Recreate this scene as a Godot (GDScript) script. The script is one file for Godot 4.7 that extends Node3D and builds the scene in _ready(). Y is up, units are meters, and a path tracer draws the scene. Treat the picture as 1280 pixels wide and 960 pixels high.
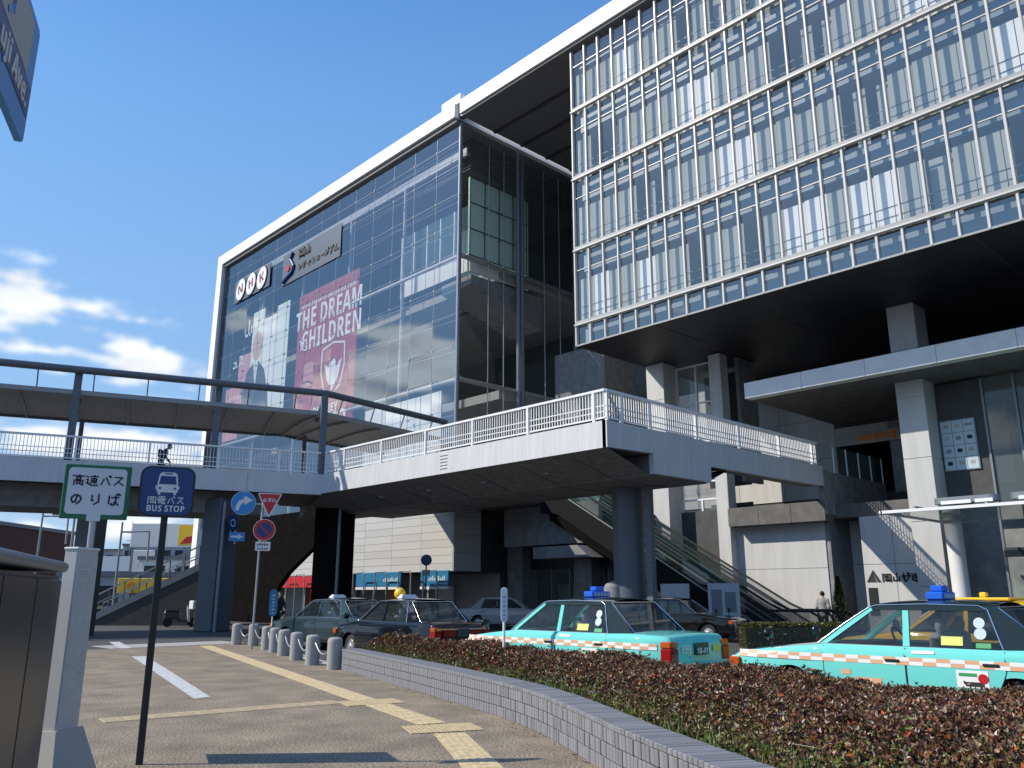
extends Node3D
# A station-front plaza: footbridge, glazed office block and hall, taxis behind a brick planter.
# World axes: +X runs along the facades towards the right, -Z runs into the buildings, y is up, metres.

class Bd:
	var v := PackedVector3Array()
	var n := PackedVector3Array()
	var c := PackedColorArray()
	var uv := PackedVector2Array()
	var col := Color(1, 1, 1)
	var colored := false
	var has_uv := false
	var T := Transform3D()

	func put(a: Vector3, b: Vector3, d: Vector3, na: Vector3, nb: Vector3, nd: Vector3) -> void:
		v.append(T * a); v.append(T * d); v.append(T * b)
		n.append(T.basis * na); n.append(T.basis * nd); n.append(T.basis * nb)
		if colored:
			c.append(col); c.append(col); c.append(col)

	func tri(a: Vector3, b: Vector3, d: Vector3) -> void:
		var m := (b - a).cross(d - a).normalized()
		put(a, b, d, m, m, m)

	func quad(a: Vector3, b: Vector3, d: Vector3, e: Vector3) -> void:
		tri(a, b, d)
		tri(a, d, e)

	func uvquad(a: Vector3, b: Vector3, d: Vector3, e: Vector3) -> void:
		has_uv = true
		quad(a, b, d, e)
		uv.append(Vector2(0, 1)); uv.append(Vector2(1, 0)); uv.append(Vector2(1, 1))
		uv.append(Vector2(0, 1)); uv.append(Vector2(0, 0)); uv.append(Vector2(1, 0))

	func hexa(p: Array) -> void:   # p0..p3 bottom ring counter-clockwise from above, p4..p7 top ring
		quad(p[3], p[2], p[1], p[0]); quad(p[4], p[5], p[6], p[7])
		for i in 4:
			var j := (i + 1) % 4
			quad(p[i], p[j], p[4 + j], p[4 + i])

	func box(lo: Vector3, hi: Vector3) -> void:
		hexa([Vector3(lo.x, lo.y, hi.z), Vector3(hi.x, lo.y, hi.z), Vector3(hi.x, lo.y, lo.z), Vector3(lo.x, lo.y, lo.z),
			Vector3(lo.x, hi.y, hi.z), Vector3(hi.x, hi.y, hi.z), Vector3(hi.x, hi.y, lo.z), Vector3(lo.x, hi.y, lo.z)])

	func bev(lo: Vector3, hi: Vector3, e: float) -> void:   # a box with chamfered edges, 44 triangles
		var ce := (lo + hi) * 0.5
		var h := (hi - lo) * 0.5
		var pts := {}
		for sx in [-1, 1]:
			for sy in [-1, 1]:
				for sz in [-1, 1]:
					var s := Vector3(sx, sy, sz)
					pts[[s, 0]] = ce + Vector3(sx * h.x, sy * (h.y - e), sz * (h.z - e))
					pts[[s, 1]] = ce + Vector3(sx * (h.x - e), sy * h.y, sz * (h.z - e))
					pts[[s, 2]] = ce + Vector3(sx * (h.x - e), sy * (h.y - e), sz * h.z)
		for ax in 3:
			for s1 in [-1, 1]:
				var q := []
				for k in [[-1, -1], [1, -1], [1, 1], [-1, 1]]:
					var s := Vector3()
					s[ax] = s1; s[(ax + 1) % 3] = k[0]; s[(ax + 2) % 3] = k[1]
					q.append(pts[[s, ax]])
				if s1 < 0: q.reverse()
				quad(q[0], q[1], q[2], q[3])
			for sb in [-1, 1]:
				for sc in [-1, 1]:
					var b1 := (ax + 1) % 3
					var c1 := (ax + 2) % 3
					var s0 := Vector3(); s0[ax] = -1; s0[b1] = sb; s0[c1] = sc
					var s2 := Vector3(); s2[ax] = 1; s2[b1] = sb; s2[c1] = sc
					var q := [pts[[s0, b1]], pts[[s2, b1]], pts[[s2, c1]], pts[[s0, c1]]]
					if sb * sc < 0: q.reverse()
					quad(q[0], q[1], q[2], q[3])
		for sx in [-1, 1]:
			for sy in [-1, 1]:
				for sz in [-1, 1]:
					var s := Vector3(sx, sy, sz)
					if sx * sy * sz > 0: tri(pts[[s, 0]], pts[[s, 1]], pts[[s, 2]])
					else: tri(pts[[s, 0]], pts[[s, 2]], pts[[s, 1]])

	func bar(a: Vector3, b: Vector3, w: float, h: float, up := Vector3.UP) -> void:   # a beam, w across and h along up
		var d := (b - a).normalized()
		if absf(d.dot(up)) > 0.99: up = Vector3.RIGHT if absf(d.x) < 0.9 else Vector3.FORWARD
		var s := d.cross(up).normalized() * w * 0.5
		var u := s.cross(d).normalized() * h * 0.5
		hexa([a - s - u, a + s - u, b + s - u, b - s - u, a - s + u, a + s + u, b + s + u, b - s + u])

	func cyl(a: Vector3, b: Vector3, ra: float, rb: float, seg := 12, caps := true) -> void:
		var d := (b - a).normalized()
		var s := d.cross(Vector3.UP if absf(d.y) < 0.9 else Vector3.RIGHT).normalized()
		var t := s.cross(d).normalized()
		for i in seg:
			var a0 := TAU * i / seg
			var a1 := TAU * (i + 1) / seg
			var e0 := s * cos(a0) - t * sin(a0)
			var e1 := s * cos(a1) - t * sin(a1)
			put(a + e0 * ra, a + e1 * ra, b + e1 * rb, e0, e1, e1)
			put(a + e0 * ra, b + e1 * rb, b + e0 * rb, e0, e1, e0)
			if caps:
				put(a, a + e1 * ra, a + e0 * ra, -d, -d, -d)
				put(b, b + e0 * rb, b + e1 * rb, d, d, d)

	func tube(p: Array, r: float, seg := 6) -> void:
		for i in p.size() - 1:
			cyl(p[i], p[i + 1], r, r, seg, true)

	func ball(ce: Vector3, r: Vector3, seg := 12, rings := 8) -> void:
		for j in rings:
			for i in seg:
				var q := []
				for k in [[i, j], [i, j + 1], [i + 1, j + 1], [i + 1, j]]:
					var lo: float = TAU * k[0] / seg
					var la: float = PI * k[1] / rings
					q.append(Vector3(cos(lo) * sin(la), cos(la), -sin(lo) * sin(la)))
				if j > 0: put(ce + q[0] * r, ce + q[1] * r, ce + q[3] * r, q[0], q[1], q[3])
				if j < rings - 1: put(ce + q[1] * r, ce + q[2] * r, ce + q[3] * r, q[1], q[2], q[3])

	func lathe(pr: Array, seg := 16) -> void:   # pr: Vector2(radius, y) from bottom to top
		for i in pr.size() - 1:
			var t: Vector2 = (pr[i + 1] - pr[i])
			var m := Vector2(t.y, -t.x).normalized()
			for k in seg:
				var a0 := TAU * k / seg
				var a1 := TAU * (k + 1) / seg
				var e0 := Vector3(cos(a0), 0, -sin(a0))
				var e1 := Vector3(cos(a1), 0, -sin(a1))
				var y0 := Vector3(0, pr[i].y, 0)
				var y1 := Vector3(0, pr[i + 1].y, 0)
				var n0 := e0 * m.x + Vector3(0, m.y, 0)
				var n1 := e1 * m.x + Vector3(0, m.y, 0)
				put(e0 * pr[i].x + y0, e1 * pr[i].x + y0, e1 * pr[i + 1].x + y1, n0, n1, n1)
				put(e0 * pr[i].x + y0, e1 * pr[i + 1].x + y1, e0 * pr[i + 1].x + y1, n0, n1, n0)

	func prism(pts: PackedVector2Array, o: Vector3, ux: Vector3, uy: Vector3, th: float) -> void:   # a flat polygon with thickness, front along ux x uy
		var m := ux.cross(uy).normalized()
		var ids := Geometry2D.triangulate_polygon(pts)
		var ar := 0.0
		for i in pts.size():
			ar += pts[i].cross(pts[(i + 1) % pts.size()])
		for i in range(0, ids.size(), 3):
			var q := []
			for k in 3:
				var p := pts[ids[i + k]]
				q.append(o + ux * p.x + uy * p.y)
			if (q[1] - q[0]).cross(q[2] - q[0]).dot(m) < 0: q.reverse()
			tri(q[0], q[1], q[2])
			if th > 0: tri(q[2] - m * th, q[1] - m * th, q[0] - m * th)
		if th > 0:
			for i in pts.size():
				var p := pts[i]
				var p2 := pts[(i + 1) % pts.size()]
				if ar < 0:
					var sw := p
					p = p2
					p2 = sw
				var a := o + ux * p.x + uy * p.y
				var b := o + ux * p2.x + uy * p2.y
				quad(a, a - m * th, b - m * th, b)

	func grid(rows: Array, flip := false, closed := false) -> void:   # smooth sheet through rows of points
		var nr := rows.size()
		var nc: int = rows[0].size()
		var nm := []
		for i in nr:
			var line := []
			for j in nc:
				var du: Vector3 = rows[mini(i + 1, nr - 1)][j] - rows[maxi(i - 1, 0)][j]
				var j0 := maxi(j - 1, 0)
				var j1 := mini(j + 1, nc - 1)
				if closed:
					if j == 0: j0 = nc - 2
					if j == nc - 1: j1 = 1
				var dv: Vector3 = rows[i][j1] - rows[i][j0]
				var m := du.cross(dv)
				if m.length() < 1e-9: m = Vector3.UP
				m = m.normalized()
				line.append(-m if flip else m)
			nm.append(line)
		for i in nr - 1:
			for j in nc - 1:
				var a: Vector3 = rows[i][j]; var b: Vector3 = rows[i + 1][j]; var d: Vector3 = rows[i + 1][j + 1]; var e: Vector3 = rows[i][j + 1]
				if flip:
					put(a, e, d, nm[i][j], nm[i][j + 1], nm[i + 1][j + 1]); put(a, d, b, nm[i][j], nm[i + 1][j + 1], nm[i + 1][j])
				else:
					put(a, b, d, nm[i][j], nm[i + 1][j], nm[i + 1][j + 1]); put(a, d, e, nm[i][j], nm[i + 1][j + 1], nm[i][j + 1])

	func mesh() -> ArrayMesh:
		var a := []
		a.resize(Mesh.ARRAY_MAX)
		a[Mesh.ARRAY_VERTEX] = v
		a[Mesh.ARRAY_NORMAL] = n
		if colored: a[Mesh.ARRAY_COLOR] = c
		if has_uv and uv.size() == v.size(): a[Mesh.ARRAY_TEX_UV] = uv
		var m := ArrayMesh.new()
		m.add_surface_from_arrays(Mesh.PRIMITIVE_TRIANGLES, a)
		return m

const CAM_YAW := 46.52
var M := {}
var taken := {}
var rng := RandomNumberGenerator.new()

# strokes of the written characters, each stroke a run of xy digit pairs on a 10 x 10 field, y down
const STROKES := {
	"高": "5051 0191 3262643432 1915858979 3666683836", "速": "3191 6067 4383854543 6537 6587 0112 04141707 07284999",
	"バ": "3318 5288 7081 8091", "ス": "117118 4588", "の": "5247281614325273857759", "り": "222636 71757749", "ば": "121418 3383 6167593938 576789 7081 8091",
	"岡": "0901919988 3244 6254 2474 36387876 5458", "電": "1080 04029294 5055 2333 2434 6373 6474 1585881815 1686 555999",
	"止": "5058 5484 2328 0898", "ま": "1282 1484 505748282746 4678", "れ": "2029 033308 256354648897", "山": "5058 14188884",
	"シ": "1122 0435 186692", "テ": "2171 0484 544729", "ィ": "837537 6569", "ミ": "2173 2476 1779", "ュ": "347468 2888", "ー": "1585",
	"ジ": "1122 0435 186682 7081 8091", "ア": "118163 534729", "ム": "411888 6598", "放": "2022 0383 0339 3336 8070 6093 9349", "送": "3141 7161 3383 2595 5359 0112 04141707 07284999",
	"車": "1181 5059 2383862623 2585 0898", "タ": "4115 318129 3565", "ク": "4016 418128", "乗": "2080 0393 2686 5059 5619 5699", "場": "0343 1218 0958 5383874753 5585 4898 6739 8769",
}

func numbered(called: String) -> String:
	if not taken.has(called):
		taken[called] = 0
		return called
	taken[called] += 1
	return "%s_%03d" % [called, taken[called]]

func tag(o: Node, label: String, category: String, group := "") -> Node:
	o.set_meta("label", label)
	o.set_meta("category", category)
	if group != "": o.set_meta("group", group)
	return o

func thing(called: String, label: String, category: String, at := Vector3.ZERO, turn := 0.0, group := "") -> Node3D:
	var o := Node3D.new()
	o.name = numbered(called)
	add_child(o)
	o.position = at
	o.rotation_degrees.y = turn
	tag(o, label, category, group)
	return o

func part(to: Node3D, called: String, b: Bd, m: Material, label := "") -> MeshInstance3D:
	return part_mesh(to, called, b.mesh(), m, label)

func part_mesh(to: Node3D, called: String, me: Mesh, m: Material, label := "") -> MeshInstance3D:
	var o := MeshInstance3D.new()
	o.name = called
	o.mesh = me
	o.material_override = m
	if label != "": o.set_meta("label", label)
	to.add_child(o, true)
	return o

func solo(called: String, b: Bd, m: Material, label: String, category: String, group := "") -> MeshInstance3D:
	var o := MeshInstance3D.new()
	o.name = numbered(called)
	o.mesh = b.mesh()
	o.material_override = m
	add_child(o)
	tag(o, label, category, group)
	return o

func structure(called: String, b: Bd, m: Material) -> MeshInstance3D:
	var o := MeshInstance3D.new()
	o.name = numbered(called)
	o.mesh = b.mesh()
	o.material_override = m
	o.set_meta("kind", "structure")
	add_child(o)
	return o

func mk(called: String, col: Color, rough := 0.7, metal := 0.0, tex: Texture2D = null, scale := 1.0) -> StandardMaterial3D:
	var m := StandardMaterial3D.new()
	m.resource_name = called
	m.albedo_color = col.linear_to_srgb()
	m.roughness = rough
	m.metallic = metal
	if tex:
		m.albedo_texture = tex
		m.uv1_triplanar = true
		m.uv1_world_triplanar = true
		m.uv1_scale = Vector3.ONE * scale
	M[called] = m
	return m

func bumpy(m: StandardMaterial3D, tex: Texture2D, cm: float) -> void:
	m.heightmap_enabled = true
	m.heightmap_texture = tex
	m.heightmap_scale = cm
	m.uv1_triplanar = true
	m.uv1_world_triplanar = true

func noise_tex(sd: int, freq: float, lo: float, hi: float, oct := 4, size := 512, kind := FastNoiseLite.TYPE_SIMPLEX_SMOOTH) -> NoiseTexture2D:
	var f := FastNoiseLite.new()
	f.seed = sd
	f.noise_type = kind
	f.frequency = freq
	f.fractal_octaves = oct
	var t := NoiseTexture2D.new()
	t.width = size
	t.height = size
	t.seamless = true
	t.noise = f
	var g := Gradient.new()
	g.set_color(0, Color(lo, lo, lo))
	g.set_color(1, Color(hi, hi, hi))
	t.color_ramp = g
	return t

func glass(called: String, tint: Color, alpha: float) -> StandardMaterial3D:
	var m := StandardMaterial3D.new()
	m.resource_name = called
	m.transparency = BaseMaterial3D.TRANSPARENCY_ALPHA
	var s := tint.linear_to_srgb()
	m.albedo_color = Color(s.r, s.g, s.b, alpha)
	m.roughness = 0.02
	M[called] = m
	return m

func mirror_glass(called: String, tint: Color, alpha: float) -> StandardMaterial3D:   # coated glass: part mirror, the rest clear
	var m := glass(called, tint, alpha)
	var im := Image.create(4, 4, false, Image.FORMAT_RGB8)
	im.fill(Color.WHITE)
	m.albedo_texture = ImageTexture.create_from_image(im)
	m.metallic = 1.0
	m.roughness = 0.0
	return m

func paint(called: String, col: Color) -> StandardMaterial3D:
	var m := mk(called, col, 0.55, 0.0)
	m.metallic_specular = 0.08
	m.clearcoat_enabled = true
	m.clearcoat = 1.0
	m.clearcoat_roughness = 0.03
	return m

func strokes(b: Bd, text: String, o: Vector3, ux: Vector3, uy: Vector3, size: float, th: float, gap := 1.12) -> void:   # o: lower left corner; flat ribbons
	for i in text.length():
		var at := o + ux * (size * gap * i)
		var code: String = STROKES.get(text[i], "")
		for s in code.split(" "):
			var p := []
			for k in range(0, s.length() - 1, 2):
				p.append(at + ux * (size * (float(s[k]) + 0.5) / 10.0) + uy * (size * (9.5 - float(s[k + 1])) / 10.0))
			for k in p.size() - 1:
				var d: Vector3 = (p[k + 1] - p[k]).normalized()
				if d == Vector3.ZERO: continue
				var sd := ux.cross(uy).normalized().cross(d) * th * 0.5
				var a: Vector3 = p[k] - d * th * 0.5
				var e: Vector3 = p[k + 1] + d * th * 0.5
				b.quad(a - sd, e - sd, e + sd, a + sd)

func glyphs(to: Node3D, text: String, o: Vector3, size: float, th: float, m: Material, gap := 1.12) -> void:   # each character a part of its own
	for i in text.length():
		var b := Bd.new()
		strokes(b, text[i], o + Vector3(size * gap * i, 0, 0), Vector3.RIGHT, Vector3.UP, size, th)
		part(to, "character", b, m)

func words(to: Node3D, called: String, text: String, at: Vector3, height: float, m: Material, font := "Droid Sans", squeeze := 1.0, bold := true, turn := Vector3.ZERO) -> MeshInstance3D:
	var f := SystemFont.new()
	f.font_names = PackedStringArray([font])
	if bold: f.font_weight = 700
	var t := TextMesh.new()
	t.text = text
	t.font = f
	t.font_size = 64
	t.pixel_size = height / 46.0
	t.depth = 0.004
	t.curve_step = 1.0
	var o := part_mesh(to, called, t, m)
	o.position = at
	o.rotation = turn
	o.scale = Vector3(squeeze, 1, 1)
	return o

func disc(b: Bd, o: Vector3, r: float, th: float, seg := 24, sx := 1.0) -> void:   # faces +z
	var p := PackedVector2Array()
	for i in seg:
		p.append(Vector2(cos(TAU * i / seg) * r * sx, sin(TAU * i / seg) * r))
	b.prism(p, o, Vector3.RIGHT, Vector3.UP, th)

func ring(b: Bd, o: Vector3, r0: float, r1: float, seg := 28, sx := 1.0) -> void:
	for i in seg:
		var e0 := Vector3(cos(TAU * i / seg) * sx, sin(TAU * i / seg), 0)
		var e1 := Vector3(cos(TAU * (i + 1) / seg) * sx, sin(TAU * (i + 1) / seg), 0)
		b.quad(o + e0 * r0, o + e0 * r1, o + e1 * r1, o + e1 * r0)

func rounded(w: float, h: float, r: float, seg := 5) -> PackedVector2Array:
	var p := PackedVector2Array()
	for k in 4:
		var ce: Vector2 = [Vector2(w / 2 - r, h / 2 - r), Vector2(-w / 2 + r, h / 2 - r), Vector2(-w / 2 + r, -h / 2 + r), Vector2(w / 2 - r, -h / 2 + r)][k]
		for i in seg + 1:
			var a := PI / 2 * (k + float(i) / seg)
			p.append(ce + Vector2(cos(a), sin(a)) * r)
	return p

func poly(b: Bd, pts: Array, y: float) -> void:   # a level sheet through [x, z] points
	var p := PackedVector2Array()
	for q in pts: p.append(Vector2(q[0], -q[1]))
	b.prism(p, Vector3(0, y, 0), Vector3.RIGHT, Vector3.FORWARD, 0.0)

func slab(b: Bd, pts: Array, y0: float, y1: float) -> void:
	var p := PackedVector2Array()
	for q in pts: p.append(Vector2(q[0], -q[1]))
	b.prism(p, Vector3(0, y1, 0), Vector3.RIGHT, Vector3.FORWARD, y1 - y0)

func facing(x: float, z: float) -> float:   # turn that points a sign's front back towards the pavement
	return rad_to_deg(atan2(-x, -z))

func sky_picture() -> ImageTexture:
	var w := 1536
	var h := 768
	var f := FastNoiseLite.new()
	f.seed = 11; f.noise_type = FastNoiseLite.TYPE_SIMPLEX_SMOOTH; f.frequency = 1.0; f.fractal_octaves = 6; f.fractal_gain = 0.52
	var g := FastNoiseLite.new()
	g.seed = 5; g.noise_type = FastNoiseLite.TYPE_SIMPLEX_SMOOTH; g.frequency = 1.0; g.fractal_octaves = 2
	var data := PackedFloat32Array()
	data.resize(w * h * 3)
	var stops := [[-4.0, Vector3(.50, .66, .84)], [2.0, Vector3(.47, .66, .88)], [9.0, Vector3(.34, .57, .88)], [18.0, Vector3(.26, .50, .87)], [32.0, Vector3(.17, .39, .80)], [45.0, Vector3(.085, .25, .65)], [90.0, Vector3(.05, .17, .52)]]
	var sun := Vector3(-.64 * cos(deg_to_rad(37.8)), sin(deg_to_rad(37.8)), .768 * cos(deg_to_rad(37.8)))
	var banks := [[-83.0, 17.2, 12.0, 3.0, 1.05], [-71.2, 14.3, 3.0, 1.5, .62], [-77.5, 14.6, 4.5, 1.3, .62], [-72.0, 7.0, 14.0, 3.4, .55], [-72.0, 2.5, 20.0, 2.6, .45], [-126.0, 16.2, 6.0, 2.8, 1.2], [-115.0, 17.0, 5.0, 2.6, .8], [-121.0, 13.0, 9.0, 2.0, .9], [-137.0, 13.0, 8.0, 3.0, .5], [-95.0, 8.0, 10.0, 3.0, .4], [-160.0, 10.0, 12.0, 4.0, .5], [150.0, 9.0, 14.0, 4.0, .5], [95.0, 8.0, 12.0, 4.0, .5], [40.0, 7.0, 14.0, 3.5, .5], [-20.0, 7.0, 15.0, 3.5, .5]]
	for j in h:
		var th := PI * (j + 0.5) / h
		var el := 90.0 - rad_to_deg(th)
		var base: Vector3 = stops[0][1]
		for k in stops.size() - 1:
			if el >= stops[k][0]:
				base = (stops[k][1] as Vector3).lerp(stops[k + 1][1], clampf((el - stops[k][0]) / (stops[k + 1][0] - stops[k][0]), 0, 1))
		for i in w:
			var at := (j * w + i) * 3
			var lon := wrapf(TAU * (i + 0.5) / w, -PI, PI)
			var dir := Vector3(sin(lon) * sin(th), cos(th), -cos(lon) * sin(th))
			var near := dir.dot(sun) * 0.5 + 0.5
			var cl := base * (0.80 + 0.42 * near * near) + Vector3(.5, .45, .38) * pow(near, 24.0) * 0.5
			if el < -1.0:
				cl = Vector3(.17, .16, .15)
			elif el < 30.0:
				var e2 := el * 0.085
				var ld := rad_to_deg(lon)
				var den := f.get_noise_3d(dir.x * 5.5, e2 * 4.6, dir.z * 5.5) * 1.05 + 0.25 * f.get_noise_3d(dir.x * 19.0, e2 * 15.0, dir.z * 19.0) + 0.35 * g.get_noise_3d(dir.x * 2.3 + 7.0, el * 0.05, dir.z * 2.3)
				for bl in banks:   # cloud banks: heading, height, half width, half height, weight
					var q := Vector2((ld - bl[0]) / bl[2], (el - bl[1]) / (bl[3] * (1.0 if el > bl[1] else 0.6))).length()
					den += bl[4] * exp(-q * q * 1.4)
				var lim := 0.30 + 0.012 * absf(el - 6.0) + 0.004 * maxf(0.0, el - 12.0) * maxf(0.0, el - 12.0) * .4
				var a := smoothstep(lim, lim + 0.36, den)
				if a > 0.0:
					var under := f.get_noise_3d(dir.x * 5.5, (e2 + 0.10) * 4.6, dir.z * 5.5) * .8
					var here := f.get_noise_3d(dir.x * 5.5, e2 * 4.6, dir.z * 5.5) * .8
					var lit := clampf(0.93 + 0.5 * (here - under), 0.74, 1.06)
					cl = cl.lerp(Vector3(.90, .92, .95) * lit * (1.0 + 1.1 * pow(near, 6.0)), a * 0.94)
			data[at] = cl.x
			data[at + 1] = cl.y
			data[at + 2] = cl.z
	return ImageTexture.create_from_image(Image.create_from_data(w, h, false, Image.FORMAT_RGBF, data.to_byte_array()))

func _ready() -> void:
	rng.seed = 7
	var cam := Camera3D.new()
	cam.name = "camera"
	cam.fov = 49.8
	cam.near = 0.05
	cam.far = 3000.0
	add_child(cam)
	cam.position = Vector3(0, 1.6, 0)
	cam.rotation_degrees = Vector3(14.28, CAM_YAW, 0)
	cam.current = true
	var env := Environment.new()
	env.background_mode = Environment.BG_SKY
	var sk := Sky.new()
	var pm := PanoramaSkyMaterial.new()
	pm.panorama = sky_picture()
	sk.sky_material = pm
	env.sky = sk
	env.background_energy_multiplier = 1.0
	env.tonemap_mode = Environment.TONE_MAPPER_LINEAR
	env.tonemap_exposure = 1.0
	env.sdfgi_enabled = true
	env.ssao_enabled = true
	env.ssil_enabled = true
	var we := WorldEnvironment.new()
	we.name = "environment"
	we.environment = env
	add_child(we)
	var sun := DirectionalLight3D.new()
	sun.name = "sun"
	sun.light_energy = 1.58
	sun.light_color = Color(1.0, 0.965, 0.90)
	sun.light_angular_distance = 0.5
	sun.shadow_enabled = true
	add_child(sun)
	var e := deg_to_rad(37.8)
	sun.basis = Basis.looking_at(Vector3(.64 * cos(e), -sin(e), -.768 * cos(e)), Vector3.UP)
	materials()
	ground()
	office_building()
	glass_hall()
	podium()
	footbridge()
	walkway_roof()
	under_the_bridge()
	far_town()
	planter()
	pavement_things()
	street_signs()
	cars()
	people()

func materials() -> void:
	var speck := noise_tex(1, 0.11, 0.45, 1.0, 3)
	var cloud := noise_tex(2, 0.012, 0.80, 1.0, 4)
	var fine := noise_tex(3, 0.09, 0.92, 1.0, 3)
	var streaks := noise_tex(15, 0.02, .92, 1.0, 4)
	var grit := noise_tex(13, 0.05, 0.32, 1.0, 5, 1024)
	var bump := noise_tex(4, 0.22, 0.0, 1.0, 3)
	var streak := noise_tex(6, 0.02, 0.72, 1.0, 5)
	mk("asphalt", Color(.13, .131, .135), .9, 0, speck, .55)
	var pv := mk("pavement", Color(.80, .648, .462), .88, 0, grit, .55)
	bumpy(pv, bump, 0.25)
	pv.detail_enabled = true
	pv.detail_blend_mode = BaseMaterial3D.BLEND_MODE_MUL
	pv.detail_albedo = noise_tex(9, 0.008, 0.74, 1.0, 5, 1024)
	pv.detail_uv_layer = BaseMaterial3D.DETAIL_UV_2
	pv.uv2_triplanar = true
	pv.uv2_world_triplanar = true
	pv.uv2_scale = Vector3.ONE * .12
	mk("kerb_stone", Color(.42, .41, .385), .85, 0, fine, 1.2)
	mk("road_paint", Color(.72, .72, .70), .6, 0, cloud, .9)
	mk("tactile", Color(.74, .58, .33), .75, 0, cloud, 1.1)
	mk("tactile_pale", Color(.66, .52, .32), .75, 0, cloud, 1.4)
	mk("white_panel", Color(.78, .785, .79), .45, 0, streaks, .1)
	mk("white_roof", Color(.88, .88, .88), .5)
	mk("white_steel", Color(.78, .78, .78), .4)
	mk("facade_white", Color(.54, .54, .53), .4)
	mk("blind_grey", Color(.36, .385, .35), .9)
	mk("hall_steel", Color(.36, .38, .40), .4)
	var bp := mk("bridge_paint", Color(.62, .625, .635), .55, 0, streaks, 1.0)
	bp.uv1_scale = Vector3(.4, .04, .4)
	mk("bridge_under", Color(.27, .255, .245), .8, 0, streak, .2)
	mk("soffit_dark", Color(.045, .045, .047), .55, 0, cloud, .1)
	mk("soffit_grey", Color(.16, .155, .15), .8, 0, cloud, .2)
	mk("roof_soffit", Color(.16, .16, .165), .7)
	mk("wall_stone", Color(.56, .56, .555), .55, 0, streaks, 1.0).uv1_scale = Vector3(.15, .025, .15)
	mk("wall_stone_b", Color(.51, .51, .505), .55, 0, streaks, 1.0).uv1_scale = Vector3(.17, .03, .17)
	mk("joint_dark", Color(.05, .05, .05), .9)
	mk("wall_grey", Color(.27, .28, .285), .6, 0, cloud, .25)
	mk("wall_dark", Color(.075, .075, .078), .7, 0, cloud, .25)
	mk("tile_beige", Color(.57, .565, .55), .5, 0, fine, .9)
	mk("tile_beige_b", Color(.53, .525, .51), .5, 0, fine, .8)
	mk("ledge_grey", Color(.30, .31, .32), .5)
	mk("spandrel", Color(.17, .22, .26), .5)
	mk("blind", Color(.80, .81, .81), .9)
	mk("interior_dark", Color(.035, .04, .046), .9)
	mk("interior_mid", Color(.32, .32, .31), .85)
	mk("interior_floor", Color(.42, .42, .41), .7)
	mk("green_glass_wall", Color(.50, .70, .62), .25)
	mk("column_paint", Color(.085, .10, .125), .5)
	mk("letter_maroon", Color(.20, .02, .02), .6)
	mk("sign_slate", Color(.05, .085, .135), .5)
	mk("shade_dark", Color(.013, .012, .0115), .9, 0, cloud, .25)  # dark finish with under-bridge shade put into its near-black colour
	M["shade_dark"].metallic_specular = .06
	mk("print_grey", Color(.42, .42, .42), .7)
	mk("print_red", Color(.46, .32, .31), .7)
	mk("black", Color(.012, .012, .013), .5)
	mk("black_gloss", Color(.012, .012, .013), .12)
	mk("skirt_black", Color(.014, .014, .015), .5)
	M["skirt_black"].metallic_specular = .2
	mk("dark_steel", Color(.05, .053, .06), .42, .2)
	mk("cabinet", Color(.010, .0095, .009), .3, 0.0)
	M["cabinet"].metallic_specular = .42
	mk("mid_steel", Color(.20, .22, .25), .45, .3)
	mk("blue_grey_steel", Color(.16, .185, .22), .5, .1, streak, .6)
	mk("chrome", Color(.75, .75, .76), .12, 1.0)
	mk("galvanised", Color(.42, .43, .44), .4, .6, fine, 2.0)
	mk("granite", Color(.66, .65, .62), .8, 0, speck, 3.2)
	mk("polycarbonate", Color(.34, .335, .325), .55, 0, streak, .5)
	M["polycarbonate"].backlight_enabled = true
	M["polycarbonate"].backlight = Color(.24, .24, .235)
	for k in 3:
		var bm := mk("brick_%d" % k, Color(.42, .42, .45) * [1.0, .88, 1.10][k], .8, 0, speck, [2.6, 3.1, 2.9][k])
		bumpy(bm, bump, 0.12)
	mk("mortar", Color(.035, .035, .035), .95)
	mk("soil", Color(.07, .055, .035), .95, 0, speck, 2.0)
	mk("leaf", Color(1, 1, 1), .42)
	M["leaf"].vertex_color_use_as_albedo = true
	M["leaf"].backlight_enabled = true
	M["leaf"].backlight = Color(.12, .10, .06)
	mk("hedge_base", Color(.055, .042, .025), .95, 0, speck, 5.0)
	mk("conifer", Color(.03, .045, .02), .8)
	mk("sign_white", Color(.60, .61, .62), .5)
	mk("sign_green", Color(.01, .125, .06), .45)
	mk("sign_blue", Color(.008, .042, .17), .4)
	mk("sign_sky", Color(.03, .22, .55), .4)
	mk("sign_teal", Color(.02, .17, .34), .4)
	mk("sign_red", Color(.50, .012, .02), .4)
	mk("sign_grey", Color(.33, .33, .32), .5)
	mk("pillar_white", Color(.50, .495, .48), .5)
	mk("ink", Color(.02, .02, .022), .6)
	mk("ink_red", Color(.40, .03, .03), .6)
	mk("orange", Color(.75, .22, .015), .6)
	mk("yellow", Color(.80, .50, .02), .45)
	mk("poster_red", Color(.30, .008, .022), .7)
	mk("poster_pink", Color(.50, .22, .24), .7)
	mk("poster_pale", Color(.60, .66, .62), .7)
	mk("poster_white", Color(.68, .68, .66), .7)
	mk("suit", Color(.035, .045, .06), .85)
	mk("skin", Color(.50, .30, .21), .6)
	mk("hair", Color(.012, .01, .01), .55)
	mk("coat_grey", Color(.30, .30, .30), .9)
	mk("cloth_dark", Color(.02, .021, .025), .9)
	mk("print_skin", Color(.50, .33, .25), .7)
	mk("brown_brick", Color(.12, .05, .038), .85, 0, speck, .5)
	mk("town_pale", Color(.50, .50, .50), .8, 0, cloud, .1)
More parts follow.
